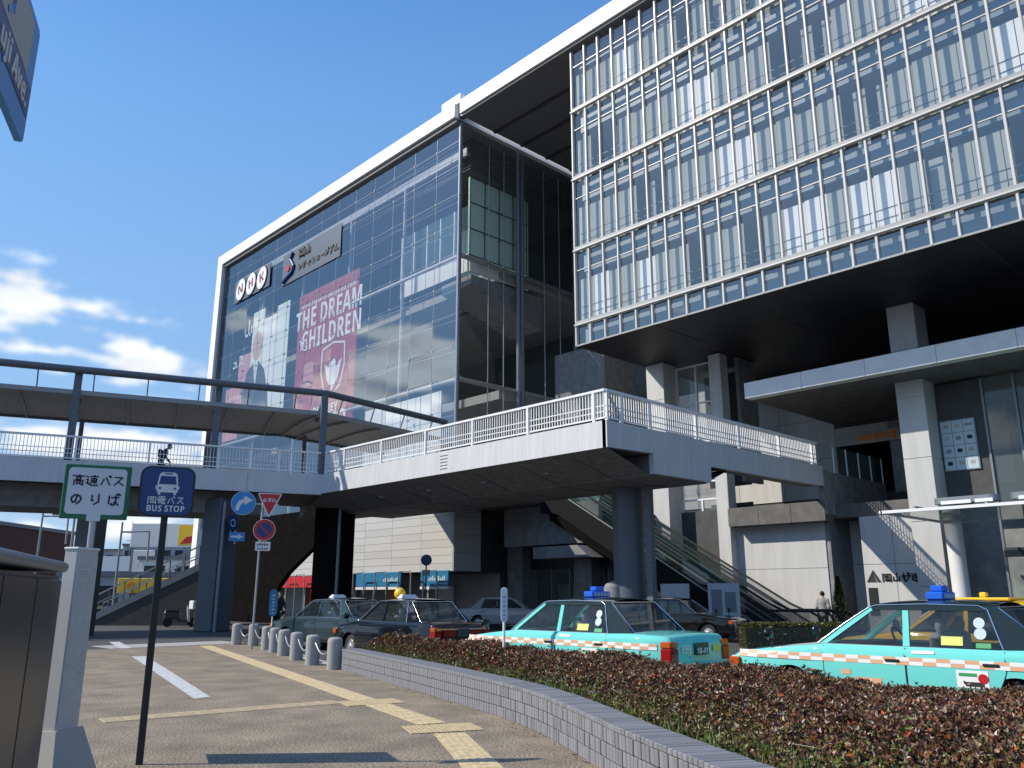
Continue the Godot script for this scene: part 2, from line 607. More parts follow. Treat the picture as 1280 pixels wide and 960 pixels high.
	mk("town_grey", Color(.30, .31, .33), .8, 0, cloud, .1)
	mk("town_roof", Color(.13, .15, .18), .7)
	mk("hill", Color(.05, .06, .045), .95, 0, speck, .01)
	mk("pale_board", Color(.45, .55, .60), .5)
	mk("rubber", Color(.02, .02, .02), .8)
	mk("seat_cloth", Color(.10, .09, .085), .9)
	mk("seat_cover", Color(.75, .75, .73), .85)
	mk("lamp_red", Color(.30, .010, .010), .15)
	mk("lamp_amber", Color(.48, .085, .01), .15)
	mk("lamp_clear", Color(.7, .72, .74), .08, .3)
	mk("plate_green", Color(.02, .07, .055), .5)
	mk("roof_blue", Color(.012, .12, .62), .3)
	mk("roof_yellow", Color(.82, .50, .03), .4)
	mk("stripe_orange", Color(.72, .40, .23), .4)
	mk("stripe_white", Color(.80, .80, .78), .4)
	mk("sticker_green", Color(.02, .30, .10), .5)
	mk("sticker_yellow", Color(.62, .66, .12), .5)
	paint("mint", Color(.17, .64, .58))
	paint("black_vinyl", Color(.012, .022, .022))
	paint("navy", Color(.005, .007, .013))
	paint("slate", Color(.022, .042, .050))
	paint("silver_paint", Color(.36, .36, .40))
	paint("car_black", Color(.008, .008, .009))
	paint("car_yellow", Color(.75, .48, .03))
	glass("car_glass", Color(.03, .045, .05), .42)
	glass("clear_glass", Color(.75, .9, .86), .10)
	glass("green_glass", Color(.25, .45, .40), .16)
	glass("canopy_glass", Color(.22, .42, .36), .5)
	glass("dark_glass", Color(.02, .05, .045), .30)
	mirror_glass("office_glass", Color(.78, .84, .82), .22)
	mirror_glass("hall_glass", Color(.66, .76, .84), .28)
	glass("side_glass", Color(.30, .42, .38), .06)

func ground() -> void:
	var b := Bd.new()
	poly(b, [[-1500, 1500], [1500, 1500], [1500, -1500], [-1500, -1500]], 0.0)
	structure("ground", b, M["asphalt"])
	b = Bd.new()
	poly(b, [[-27.4, -9.2], [-29.5, 2], [-31, 16], [16, 16], [16, -2.2], [0.6, -3.0], [-2.6, -4.85], [-5.0, -6.2], [-5.7, -6.6], [-6.5, -7.08], [-7.4, -7.58], [-8.2, -7.96], [-9.9, -8.55], [-11.2, -8.96], [-12.3, -9.3], [-14.1, -9.82], [-16.3, -10.45], [-17.6, -10.75], [-19.1, -11.1], [-21.9, -12.1], [-24.0, -12.85], [-26.6, -13.7], [-27.45, -13.1]], 0.004)
	structure("pavement", b, M["pavement"])
	b = Bd.new()
	b.box(Vector3(-29.3, 0, -13.6), Vector3(-27.45, 0.012, -9.3))
	structure("kerb_ramp", b, M["kerb_stone"])
	# the kerb under the bollards, facing the taxi lane
	b = Bd.new()
	var kp := [Vector3(-26.9, 0, -13.95), Vector3(-24.0, 0, -13.05), Vector3(-21.9, 0, -12.3), Vector3(-19.1, 0, -11.3), Vector3(-16.4, 0, -10.75)]
	for i in kp.size() - 1:
		b.bar(kp[i] + Vector3(0, .02, 0), kp[i + 1] + Vector3(0, .02, 0), .16, .05)
	structure("kerb", b, M["kerb_stone"])
	# painted lines
	b = Bd.new()
	poly(b, [[-23.66, -8.54], [-13.50, -5.90], [-13.58, -6.20], [-23.5, -8.86]], 0.009)
	structure("road_marking", b, M["road_paint"])
	b = Bd.new()
	poly(b, [[-31.2, -10.45], [-27.2, -9.45], [-27.1, -9.75], [-31.1, -10.75]], 0.017)
	structure("road_marking", b, M["road_paint"])
	b = Bd.new()
	poly(b, [[-23.2, -6.2], [-25.6, -7.6], [-25.9, -7.3], [-23.4, -5.8]], 0.009)
	structure("road_marking", b, M["road_paint"])
	# yellow tactile paving, tile by tile
	var bars := Bd.new()
	bars.box(Vector3(-.1495, 0, -.16), Vector3(.1495, .006, .16))
	for k in 4:
		bars.bev(Vector3(-.135, .005, -.12 + k * .07), Vector3(.135, .009, -.085 + k * .07), .0025)
	var dots := Bd.new()
	dots.box(Vector3(-.148, 0, -.148), Vector3(.148, .006, .148))
	for i in 5:
		for j in 5:
			dots.box(Vector3(-.13 + i * .058, .006, -.13 + j * .058), Vector3(-.105 + i * .058, .009, -.105 + j * .058))
	var mb := bars.mesh()
	var md := dots.mesh()
	var runs := [[[Vector2(-26.8, -11.95), Vector2(-11.52, -7.76)], "tactile"], [[Vector2(-10.93, -7.60), Vector2(-8.86, -7.02)], "tactile"], [[Vector2(-8.14, -6.70), Vector2(-2.2, -3.2)], "tactile"], [[Vector2(-12.05, -4.05), Vector2(-11.62, -7.35)], "tactile_pale"]]
	var path := Node3D.new()
	path.name = "tactile_path"
	path.set_meta("kind", "structure")
	add_child(path)
	for r in runs:
		var a: Vector2 = r[0][0]
		var z: Vector2 = r[0][1]
		var nn := maxi(1, roundi(a.distance_to(z) / .301))
		for k in nn:
			var p := a.lerp(z, (k + .5) / nn)
			var t := part_mesh(path, "tile", mb, M[r[1]])
			t.position = Vector3(p.x, .005, p.y)
			t.rotation.y = -atan2(z.y - a.y, z.x - a.x)
			t.scale = Vector3(1, 1, 1.3 if r[1] == "tactile_pale" else 1.18)
	for j in [[Vector2(-11.22, -7.68), 15.5, 2, 3], [Vector2(-8.50, -6.88), 24.0, 2, 3]]:
		for i in j[2]:
			for k in j[3]:
				var bs := Basis(Vector3.UP, deg_to_rad(-j[1]))
				var o := bs * Vector3((i - (j[2] - 1) * .5) * .302, 0, (k - (j[3] - 1) * .5) * .302)
				var t := part_mesh(path, "tile", md, M["tactile"])
				t.transform = Transform3D(bs, Vector3(j[0].x, .007, j[0].y) + o)
	# dark wheel stains and patches are left to the asphalt itself
	b = Bd.new()
	poly(b, [[-8.9, -11.6], [-3.0, -11.2], [-3.0, -11.05], [-8.9, -11.45]], 0.006)

func office_building() -> void:
	var t := thing("office_building", "large office block with white gridded glass front cantilevered over the plaza", "building")
	var x0 := -26.53
	var dx := 0.945
	var nb := 34
	var x1 := x0 + dx * nb
	var z := -29.69
	var bands := [14.72, 18.73, 22.74, 26.75]
	var b := Bd.new()
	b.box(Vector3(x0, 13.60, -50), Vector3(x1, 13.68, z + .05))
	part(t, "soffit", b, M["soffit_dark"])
	b = Bd.new()   # floors and the core behind the rooms
	for y in bands + [30.6]:
		b.box(Vector3(x0 + .1, y - .95, -42), Vector3(x1 - .1, y - .1, z - .62))
	part(t, "floor", b, M["interior_floor"])
	b = Bd.new()
	b.box(Vector3(x0 + .1, 13.7, -42.3), Vector3(x1, 30.6, -42))
	b.box(Vector3(x1 - .1, 13.7, -42), Vector3(x1, 30.6, z - .3))
	part(t, "back_wall", b, M["interior_mid"])
	b = Bd.new()   # solid flank towards the recess
	b.box(Vector3(x0, 13.68, -50), Vector3(x0 + .1, 30.7, z - .8))
	part(t, "side_wall", b, M["wall_grey"])
	b = Bd.new()   # lit lining behind each transom strip
	for y in bands + [30.7]:
		b.box(Vector3(x0 + .1, y - 1.0, z - .60), Vector3(x1, y - .08, z - .52))
	part(t, "spandrel_panel", b, M["spandrel"])
	# mullions, ledges, transoms
	for i in nb + 1:
		var x := x0 + dx * i
		b = Bd.new()
		b.bev(Vector3(x - .047, 13.62, z - .05), Vector3(x + .047, 30.55, z + .12), .012)
		part(t, "mullion", b, M["facade_white"])
	for y in bands:
		b = Bd.new()
		b.box(Vector3(x0 - .04, y - .06, z), Vector3(x1, y + .01, z + .20))
		part(t, "ledge", b, M["facade_white"])
		b = Bd.new()
		b.box(Vector3(x0 - .02, y + .03, z - .02), Vector3(x1, y + .18, z + .13))
		part(t, "ledge_rail", b, M["ledge_grey"])  # grey colour stands in for the shaded strip above each ledge
	b = Bd.new()
	b.box(Vector3(x0 - .04, 13.6, z - .02), Vector3(x1, 13.68, z + .10))
	part(t, "ledge", b, M["ledge_grey"])
	for y in bands.slice(1) + [30.6]:
		b = Bd.new()
		b.box(Vector3(x0, y - 1.105, z - .03), Vector3(x1, y - 1.06, z + .04))
		part(t, "transom", b, M["facade_white"])
	for y in bands:   # guard rails behind the glass
		for h in [.62, 1.02]:
			b = Bd.new()
			b.box(Vector3(x0 + .1, y + h, z - .325), Vector3(x1, y + h + .03, z - .31))
			part(t, "guard_rail", b, M["dark_steel"])
	# panes, each with its own slight tilt, and blinds behind them
	var pane := Bd.new()
	pane.quad(Vector3(-.44, -.5, 0), Vector3(.44, -.5, 0), Vector3(.44, .5, 0), Vector3(-.44, .5, 0))
	var pm := pane.mesh()
	for i in nb - 4:
		var xc := x0 + dx * (i + .5)
		var rows := [[13.69, 14.64]]
		for k in 4:
			var lo: float = bands[k] + .19
			var hi: float = (bands[k + 1] if k < 3 else 30.6)
			rows.append([lo, hi - 1.11])
			rows.append([hi - 1.06, hi - .08])
		for r in rows:
			var p := part_mesh(t, "pane", pm, M["office_glass"])
			p.transform = Transform3D(Basis.from_euler(Vector3(rng.randfn(0, .006), rng.randfn(0, .006), 0)).scaled(Vector3(1, r[1] - r[0], 1)), Vector3(xc, (r[0] + r[1]) * .5, z - .01))
	# blinds: vertical cloth drops, a few missing or half drawn
	var full := Bd.new()
	full.box(Vector3(-.465, -.5, -.01), Vector3(.16, .5, .01))
	full.box(Vector3(.19, -.5, -.012), Vector3(.465, .5, .008))
	var half := Bd.new()
	half.box(Vector3(-.1, -.5, -.01), Vector3(.40, .5, .01))
	var fm := full.mesh()
	var hm := half.mesh()
	for k in 4:
		for i in nb - 4:
			var u := sin(i * .55 + k * 2.1) + sin(i * 1.7 + k * 4.0) * .6 + rng.randf_range(-.6, .6)
			if u < -1.35: continue
			var drop := rng.randf_range(2.35, 2.5)
			var dp := .34 if u > -.6 else .7
			var p := part_mesh(t, "blind", fm if u > -.9 else hm, M["blind"] if u > .95 else M["blind_grey"])
			p.transform = Transform3D(Basis().scaled(Vector3(1, drop, 1)), Vector3(x0 + dx * (i + .5), bands[k] + .08 + drop * .5, z - dp))
	b = Bd.new()   # roof slab carried over from the hall
	b.box(Vector3(-35.62, 30.79, -52), Vector3(x1, 31.72, z + .42))
	part(t, "roof", b, M["white_roof"])
	b = Bd.new()
	b.box(Vector3(-35.55, 30.62, -52), Vector3(x1, 30.785, z + .30))
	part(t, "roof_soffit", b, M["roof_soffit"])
	for k in 5:   # long ceiling ribs above the recess
		b = Bd.new()
		b.box(Vector3(-35.5, 30.5, -32.2 - k * 2.4), Vector3(x0, 30.61, -32.0 - k * 2.4))
		part(t, "soffit_rib", b, M["wall_dark"])
	for k in 7:   # panel joints and small lamps of the great soffit
		b = Bd.new()
		b.box(Vector3(x0 + .3 + k * 4.5, 13.585, -49.5), Vector3(x0 + .36 + k * 4.5, 13.605, z - .1))
		part(t, "soffit_joint", b, M["wall_dark"])
	# columns in the undercroft
	for cx in [-25.85, -12.9, 0.05]:
		for zz in [-35.7]:
			b = Bd.new()
			var ys := [0.0, 1.9, 4.45, 7.0, 9.55, 11.6, 13.6]
			for k in ys.size() - 1:
				b.bev(Vector3(cx - .56, ys[k] + .008, zz - .65), Vector3(cx + .56, ys[k + 1] - .008, zz + .65), .012)
			b.box(Vector3(cx - .53, 0, zz - .62), Vector3(cx + .53, 13.6, zz + .62))
			part(t, "column", b, M["wall_stone"])
	# the broad canopy slab between columns
	b = Bd.new()
	b.box(Vector3(-19.3, 10.25, -41.7), Vector3(x1, 10.4, -32.96))
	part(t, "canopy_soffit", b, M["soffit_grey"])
	for k in 9:
		b = Bd.new()
		b.bev(Vector3(-19.3 + k * 2.78, 10.23, -33.4), Vector3(-19.3 + k * 2.78 + 2.768, 10.96, -32.9), .01)
		part(t, "canopy_panel", b, M["white_panel"])
	b = Bd.new()
	b.box(Vector3(-19.28, 10.4, -41.7), Vector3(x1, 10.92, -33.4))
	part(t, "canopy_top", b, M["wall_grey"])

func wall_panels(to: Node3D, called: String, xs: Array, ys: Array, z: float, mats: Array) -> void:   # facing panels with recessed joints
	for i in xs.size() - 1:
		for j in ys.size() - 1:
			var b := Bd.new()
			b.bev(Vector3(xs[i] + .008, ys[j] + .008, z - .06), Vector3(xs[i + 1] - .008, ys[j + 1] - .008, z), .006)
			part(to, called, b, M[mats[(i * 3 + j * 5) % mats.size()]])

func podium() -> void:
	var t := thing("podium_building", "pale stone clad lower storeys of the station block beneath the dark soffit", "building")
	var b := Bd.new()   # backing wall with the passage left open
	b.box(Vector3(-31, 0, -42.3), Vector3(-19.5, 13.6, -42.06))
	b.box(Vector3(-19.5, 9.54, -42.3), Vector3(-16.7, 13.6, -42.06))
	b.box(Vector3(-19.5, 0, -42.3), Vector3(-16.7, 6.6, -42.06))
	b.box(Vector3(-16.7, 0, -42.3), Vector3(5, 13.6, -42.06))
	b.box(Vector3(-19.6, 6.5, -50), Vector3(-16.6, 6.6, -42.3))
	b.box(Vector3(-19.7, 6.6, -50.1), Vector3(-16.5, 9.6, -50))
	b.box(Vector3(-19.7, 6.6, -50), Vector3(-19.5, 9.6, -42.3))
	b.box(Vector3(-16.7, 6.6, -50), Vector3(-16.5, 9.6, -42.3))
	b.box(Vector3(-19.7, 9.6, -50), Vector3(-16.5, 9.7, -42.3))
	part(t, "backing_wall", b, M["wall_dark"])
	wall_panels(t, "wall_panel", [-31, -28.2, -25.4, -22.6, -19.5], [6.5, 8.6, 10.7, 13.55], -42.0, ["wall_stone", "wall_stone_b"])
	wall_panels(t, "wall_panel", [-19.5, -16.7], [9.56, 10.1], -42.0, ["wall_stone_b"])
	wall_panels(t, "wall_panel", [-16.7, -14.0, -11.3], [6.5, 8.6, 10.1], -42.0, ["wall_grey"])
	# side return beside the deck, with a blue-grey window
	b = Bd.new()
	b.box(Vector3(-22.1, 7.1, -38.6), Vector3(-21.9, 13.55, -36.9))
	part(t, "return_wall", b, M["wall_grey"])
	# lit wall under the end of the deck
	b = Bd.new()
	b.box(Vector3(-26, 0, -36.4), Vector3(-17.62, 5.7, -36.08))
	part(t, "backing_wall", b, M["wall_dark"])
	wall_panels(t, "wall_panel", [-22.2, -17.6], [.05, 2.75, 5.6], -36.0, ["wall_stone"])
	b = Bd.new()
	b.box(Vector3(-17.62, 0, -38.4), Vector3(-17.4, 5.7, -36.05))
	part(t, "side_panel", b, M["wall_grey"])
	b = Bd.new()
	b.bev(Vector3(-22.79, 0, -36.2), Vector3(-22.1, 13.55, -35.5), .02)
	part(t, "pillar", b, M["wall_stone"])
	# bulkhead box over the lit wall
	for k in 3:
		b = Bd.new()
		b.bev(Vector3(-22.0 + k * 1.63, 4.75, -36.0), Vector3(-20.38 + k * 1.63, 5.62, -35.2), .01)
		part(t, "bulkhead", b, M["soffit_grey"])
	# glazing with white frames on two levels
	for y in [[0.2, 6.3], [7.2, 13.4]]:
		b = Bd.new()
		b.box(Vector3(-25.3, y[0], -39), Vector3(-22.8, y[1], -38.9))
		part(t, "room_wall", b, M["interior_dark"])
		for i in 2:
			for j in 3:
				var h: float = (y[1] - y[0]) / 3.0
				b = Bd.new()
				b.quad(Vector3(-25.25 + i * 1.22, y[0] + h * j, -36.25), Vector3(-24.05 + i * 1.22, y[0] + h * j, -36.25), Vector3(-24.05 + i * 1.22, y[0] + h * (j + 1), -36.25), Vector3(-25.25 + i * 1.22, y[0] + h * (j + 1), -36.25))
				part(t, "pane", b, M["clear_glass"])
		b = Bd.new()
		for i in 3:
			b.box(Vector3(-25.32 + i * 1.22, y[0], -36.3), Vector3(-25.24 + i * 1.22, y[1], -36.18))
		for j in 4:
			b.box(Vector3(-25.3, y[0] + (y[1] - y[0]) / 3.0 * j - .04, -36.28), Vector3(-22.8, y[0] + (y[1] - y[0]) / 3.0 * j + .04, -36.2))
		part(t, "window_frame", b, M["white_steel"])
	# wall with the lettering, set back to the right
	b = Bd.new()
	b.box(Vector3(-17.4, 0, -38.5), Vector3(-10.4, 5.2, -38.08))
	b.box(Vector3(-16.04, 0, -38.0), Vector3(-12.4, 5.2, -36.2))
	part(t, "backing_wall", b, M["wall_dark"])
	wall_panels(t, "wall_panel", [-17.38, -16.06], [.03, 2.92, 4.9], -38.0, ["wall_stone"])
	wall_panels(t, "wall_panel", [-16.05, -14.7, -13.48], [.03, 2.85, 4.9], -36.1, ["wall_stone"])
	b = Bd.new()
	b.box(Vector3(-17.4, 4.9, -38.4), Vector3(-13.5, 5.5, -36.12))
	part(t, "bulkhead", b, M["soffit_grey"])
	b = Bd.new()
	b.box(Vector3(-15.93, .75, -36.12), Vector3(-15.55, 1.88, -36.07))
	part(t, "door", b, M["black"])
	# dark entrance front further right: poster wall, glazing, glazed doors
	b = Bd.new()
	b.box(Vector3(-12.34, 4.9, -36.5), Vector3(-10.5, 10.12, -36.22))
	part(t, "poster_wall", b, M["wall_dark"])
	b = Bd.new()
	b.box(Vector3(-12.4, 0, -37.2), Vector3(5, 4.6, -37))
	part(t, "entrance_wall", b, M["wall_grey"])
	b = Bd.new()
	b.box(Vector3(-10.5, 4.6, -40), Vector3(5, 10.1, -39.8))
	part(t, "room_wall", b, M["interior_dark"])
	for i in 12:
		b = Bd.new()
		b.box(Vector3(-10.55 + i * 1.16, .1, -36.25), Vector3(-10.47 + i * 1.16, 10.1, -36.1))
		part(t, "mullion", b, M["mid_steel"])
		b = Bd.new()
		b.quad(Vector3(-10.45 + i * 1.16, 4.7, -36.2), Vector3(-9.4 + i * 1.16, 4.7, -36.2), Vector3(-9.4 + i * 1.16, 10.1, -36.2), Vector3(-10.45 + i * 1.16, 10.1, -36.2))
		part(t, "pane", b, M["clear_glass"])
		b = Bd.new()
		b.quad(Vector3(-10.45 + i * 1.16, .1, -36.2), Vector3(-9.4 + i * 1.16, .1, -36.2), Vector3(-9.4 + i * 1.16, 2.9, -36.2), Vector3(-10.45 + i * 1.16, 2.9, -36.2))
		part(t, "pane", b, M["green_glass"])
	b = Bd.new()
	b.box(Vector3(-10.5, 3.0, -36.3), Vector3(5, 3.35, -36.08))
	b.box(Vector3(-10.5, 4.5, -36.3), Vector3(5, 4.75, -36.08))
	part(t, "transom", b, M["dark_steel"])
	# recess between hall and offices: grey end wall and a hanging box
	b = Bd.new()
	b.box(Vector3(-36, 6.8, -46.3), Vector3(-26.4, 30.6, -46.06))
	part(t, "backing_wall", b, M["wall_dark"])
	wall_panels(t, "wall_panel", [-36, -34, -32, -30, -28, -26.5], [8, 12, 14, 16, 18.0], -46.0, ["wall_grey"])
	b = Bd.new()
	b.bev(Vector3(-36.0, 12.0, -41.0), Vector3(-31.8, 16.8, -38.0), .02)
	part(t, "hanging_box", b, M["wall_grey"])
	# store front in the shade left of the escalator
	b = Bd.new()
	b.box(Vector3(-36.2, 0, -44), Vector3(-26.2, 5, -43.8))
	b.box(Vector3(-36.2, 4.1, -43.8), Vector3(-26.2, 5.6, -34.6))
	part(t, "store_wall", b, M["interior_dark"])
	b = Bd.new()
	b.box(Vector3(-36.1, 3.0, -34.6), Vector3(-26.2, 4.15, -34.3))
	part(t, "store_header", b, M["black"])
	for x in [-35.2, -30.0]:
		b = Bd.new()
		b.bev(Vector3(x - .62, 0, -34.7), Vector3(x + .62, 4.6, -33.6), .015)
		part(t, "column", b, M["wall_grey"])
	for i in 7:
		b = Bd.new()
		b.box(Vector3(-36.0 + i * 1.4, 0, -34.7), Vector3(-35.92 + i * 1.4, 3.0, -34.5))
		part(t, "mullion", b, M["mid_steel"])
		b = Bd.new()
		b.quad(Vector3(-35.9 + i * 1.4, .1, -34.6), Vector3(-34.62 + i * 1.4, .1, -34.6), Vector3(-34.62 + i * 1.4, 3, -34.6), Vector3(-35.9 + i * 1.4, 3, -34.6))
		part(t, "pane", b, M["clear_glass"])
	for i in 4:
		b = Bd.new()
		b.box(Vector3(-35.6 + i * 2.2, .6, -38), Vector3(-34.2 + i * 2.2, 2.2, -37.6))
		part(t, "shop_display", b, M[["interior_mid", "poster_white", "spandrel", "interior_mid"][i]])
	for i in 2:
		b = Bd.new()
		b.box(Vector3(-33.5 + i * 2.9, 2.6, -41), Vector3(-31.6 + i * 2.9, 2.68, -40.8))
		part(t, "light_panel", b, M["poster_white"])

	# the sign and posters that hang on it
	var s := thing("wall_sign", "grey strip sign with orange lettering above the dark passage", "sign", Vector3(-17.9, 9.1, -41.9))
	b = Bd.new()
	b.bev(Vector3(-1.6, 0, -.12), Vector3(1.9, .62, 0), .01)
	part(s, "panel", b, M["sign_grey"])
	b = Bd.new()
	for k in 9:   # too far off to read: orange marks of uneven size
		b.box(Vector3(-.35 + k * .22, .12 + .05 * (k % 2), 0), Vector3(-.21 + k * .22 + .03 * (k % 3), .42 + .04 * (k % 3), .008))
	part(s, "lettering", b, M["orange"])
	s = thing("poster_board", "board of twelve small posters in a grid beside the square column", "poster board", Vector3(-11.6, 6.5, -36.2))
	b = Bd.new()
	b.bev(Vector3(-.68, -.03, 0), Vector3(.68, 2.08, .05), .01)
	part(s, "board", b, M["mid_steel"])
	for i in 3:
		for j in 4:
			b = Bd.new()
			b.box(Vector3(-.64 + i * .43, .02 + j * .51, .05), Vector3(-.24 + i * .43, .50 + j * .51, .058))
			var po := part(s, "poster", b, M["pale_board"])
			b = Bd.new()
			if j == 3 and i == 2: b.box(Vector3(-.58 + i * .43, .24 + j * .51, .058), Vector3(-.30 + i * .43, .34 + j * .51, .061))
			else: b.prism(rounded(.2, .16, .05), Vector3(-.44 + i * .43, .28 + j * .51, .061), Vector3.RIGHT, Vector3.UP, .002)
			part(po, "picture", b, M[["ink", "print_grey", "print_skin", "spandrel", "sign_grey"][(i * 2 + j * 3) % 5]])
	s = thing("building_lettering", "black triangle mark and black characters on the pale stone wall", "lettering", Vector3(-15.90, 2.12, -36.09))
	b = Bd.new()
	b.prism(PackedVector2Array([Vector2(-.06, 0), Vector2(.08, 0), Vector2(.24, .34), Vector2(.24, .5)]), Vector3(0, 0, .02), Vector3.RIGHT, Vector3.UP, .02)
	b.prism(PackedVector2Array([Vector2(.24, .5), Vector2(.24, .34), Vector2(.40, 0), Vector2(.54, 0)]), Vector3(0, 0, .02), Vector3.RIGHT, Vector3.UP, .02)
	b.prism(PackedVector2Array([Vector2(.13, 0), Vector2(.35, 0), Vector2(.24, .28)]), Vector3(0, 0, .02), Vector3.RIGHT, Vector3.UP, .02)
	part(s, "triangle_mark", b, M["ink"])
	for i in 4:
		b = Bd.new()
		strokes(b, "岡山放送"[i], Vector3(.62 + i * .40, .0, .02), Vector3.RIGHT, Vector3.UP, .36, .058)
		part(s, "character", b, M["ink"])

func glass_hall() -> void:
	var t := thing("glass_hall", "tall glass fronted hall framed by a thin white roof and edge fin", "building")
	var z := -29.69
	var xl := -69.0
	var xr := -36.0
	var nc := 14
	var dx := (xr - xl) / nc
	var ys := [6.9, 8.1, 10.05, 12.0, 13.95, 15.9, 17.85, 19.8, 21.75, 23.7, 25.65, 27.6, 29.3, 30.6]
	var b := Bd.new()
	b.box(Vector3(-70.2, 30.79, -52), Vector3(-36.15, 31.72, z + .42))
	part(t, "roof", b, M["white_roof"])
	b = Bd.new()
	b.box(Vector3(-37.6, 31.72, z - .4), Vector3(-35.75, 32.35, z + .30))
	part(t, "roof_upstand", b, M["white_roof"])
	b = Bd.new()
	b.box(Vector3(-36.15, 30.85, z - .3), Vector3(-35.64, 31.6, z + .1))
	part(t, "roof_joint", b, M["mid_steel"])
	b = Bd.new()
	b.box(Vector3(-70.2, 0, -52), Vector3(-69.25, 30.79, z + .42))
	part(t, "edge_fin", b, M["white_roof"])
	b = Bd.new()
	b.box(Vector3(-69.25, 30.5, -50), Vector3(-36.15, 30.785, z + .25))
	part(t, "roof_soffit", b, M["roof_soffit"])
	b = Bd.new()
	b.box(Vector3(-69.25, 7, z - .5), Vector3(-69.02, 30.5, z + .2))
	part(t, "edge_lining", b, M["mid_steel"])
	b = Bd.new()
	b.box(Vector3(-69.2, 6.8, -46.2), Vector3(-36.1, 30.5, -46))
	b.box(Vector3(-69.24, 6.8, -46), Vector3(-69.05, 30.5, z - .6))
	part(t, "back_wall", b, M["interior_dark"])
	for y in [6.5, 13.3, 21.2]:
		b = Bd.new()
		b.box(Vector3(-69, y, -45.9), Vector3(-36.2 if y < 7 else -36.6, y + .55, -33.6 if y > 7 else z - .1))
		part(t, "floor", b, M["interior_mid"])
	b = Bd.new()   # pale ceiling strip inside the top of the glass
	b.box(Vector3(-68.6, 28.65, z - .9), Vector3(-36.3, 29.2, z - .75))
	part(t, "ceiling_strip", b, M["hall_steel"])
	for x in [-42.7, -49.4, -56.1, -62.8]:
		b = Bd.new()
		b.cyl(Vector3(x, 7, z - .75), Vector3(x, 28.6, z - .75), .12, .12, 10)
		part(t, "post", b, M["hall_steel"])
	for y in [13.9, 21.7]:
		b = Bd.new()
		b.cyl(Vector3(-48.3 if y > 20 else -69.0, y, z - .4), Vector3(-36.1, y, z - .4), .12, .12, 10)
		part(t, "cross_tube", b, M["facade_white" if y > 20 else "hall_steel"])
		b = Bd.new()
		b.cyl(Vector3(-36.3, y, z - .4), Vector3(-36.3, y, -43), .15, .15, 10)
		part(t, "cross_tube", b, M["galvanised"])
	for zz in [z - .12, -34.8, -35.15, -40.2]:
		b = Bd.new()
		b.cyl(Vector3(-36.1, 7, zz), Vector3(-36.1, 30.5, zz), .14, .14, 10)
		part(t, "corner_post", b, M["mid_steel"])
	# panes of the front, each very slightly out of true
	var pane := Bd.new()
	pane.quad(Vector3(-.5, -.5, 0), Vector3(.5, -.5, 0), Vector3(.5, .5, 0), Vector3(-.5, .5, 0))
	var pm := pane.mesh()
	for i in nc:
		for j in ys.size() - 1:
			var p := part_mesh(t, "pane", pm, M["hall_glass"])
			var bs := Basis.from_euler(Vector3(rng.randfn(0, .010), rng.randfn(0, .012), 0))
			p.transform = Transform3D(bs.scaled(Vector3(dx - .03, ys[j + 1] - ys[j] - .03, 1)), Vector3(xl + dx * (i + .5), (ys[j] + ys[j + 1]) * .5, z))
	for i in 5:
		for j in ys.size() - 1:
			var p := part_mesh(t, "pane", pm, M["side_glass"])
			var bs := Basis.from_euler(Vector3(0, PI / 2 + rng.randfn(0, .006), 0))
			p.transform = Transform3D(bs * Basis.from_scale(Vector3(2.5, ys[j + 1] - ys[j] - .03, 1)), Vector3(-35.9, (ys[j] + ys[j + 1]) * .5, z - .15 - 2.53 * (i + .5)))
	# joints, clamps and tension rods are too fine to pick apart singly
	b = Bd.new()
	for i in range(1, nc):
		b.box(Vector3(xl + dx * i - .014, 6.9, z - .03), Vector3(xl + dx * i + .014, 30.5, z - .005))
	for y in ys.slice(1, -1):
		b.box(Vector3(xl, y - .012, z - .03), Vector3(xr, y + .012, z - .005))
	part(t, "glass_joint", b, M["mid_steel"]).set_meta("kind", "stuff")
	b = Bd.new()
	for i in range(1, nc):
		for y in ys.slice(1, -1):
			b.box(Vector3(xl + dx * i - .06, y - .06, z - .14), Vector3(xl + dx * i + .05, y + .05, z + .03))
	part(t, "glass_clamp", b, M["hall_steel"]).set_meta("kind", "stuff")
	b = Bd.new()
	for y in ys.slice(2, -1):
		b.tube([Vector3(-48.6, y - .25, z - .45), Vector3(-42.7, y - .05, z - .5), Vector3(-36.2, y - .25, z - .45)], .016, 5)
		b.tube([Vector3(-48.6, y + .2, z - .45), Vector3(-42.7, y, z - .5), Vector3(-36.2, y + .2, z - .45)], .013, 5)
	part(t, "tension_rod", b, M["hall_steel"]).set_meta("kind", "stuff")
	b = Bd.new()
	for k in 4:
		for zz in [-32.3, -33.6]:
			for y in ys.slice(2, -1):
				b.tube([Vector3(-36.05, y, zz), Vector3(-36.9, y + .12, zz)], .022, 5)
	for zz in [-32.3, -33.6, -37.3, -38.8]:
		b.cyl(Vector3(-36.2, 7, zz), Vector3(-36.2, 30, zz), .035, .035, 6)
	part(t, "side_bracket", b, M["galvanised"]).set_meta("kind", "stuff")
	# the pale glazed room on the upper floor
	b = Bd.new()
	b.box(Vector3(-43.9, 21.2, -36.5), Vector3(-36.9, 27.6, -36.3))
	b.box(Vector3(-36.95, 22.2, -36.3), Vector3(-36.8, 27.6, -31.2))
	part(t, "room_wall", b, M["green_glass_wall"])
	for i in 5:
		b = Bd.new()
		b.box(Vector3(-36.8, 22.2, -31.25 - i * 1.25), Vector3(-36.76, 27.6, -31.19 - i * 1.25))
		part(t, "room_mullion", b, M["wall_dark"])
	for y in [22.2, 24.0, 25.8, 27.55]:
		b = Bd.new()
		b.box(Vector3(-36.8, y, -36.3), Vector3(-36.755, y + .06, -31.2))
		part(t, "room_mullion", b, M["wall_dark"])
	b = Bd.new()
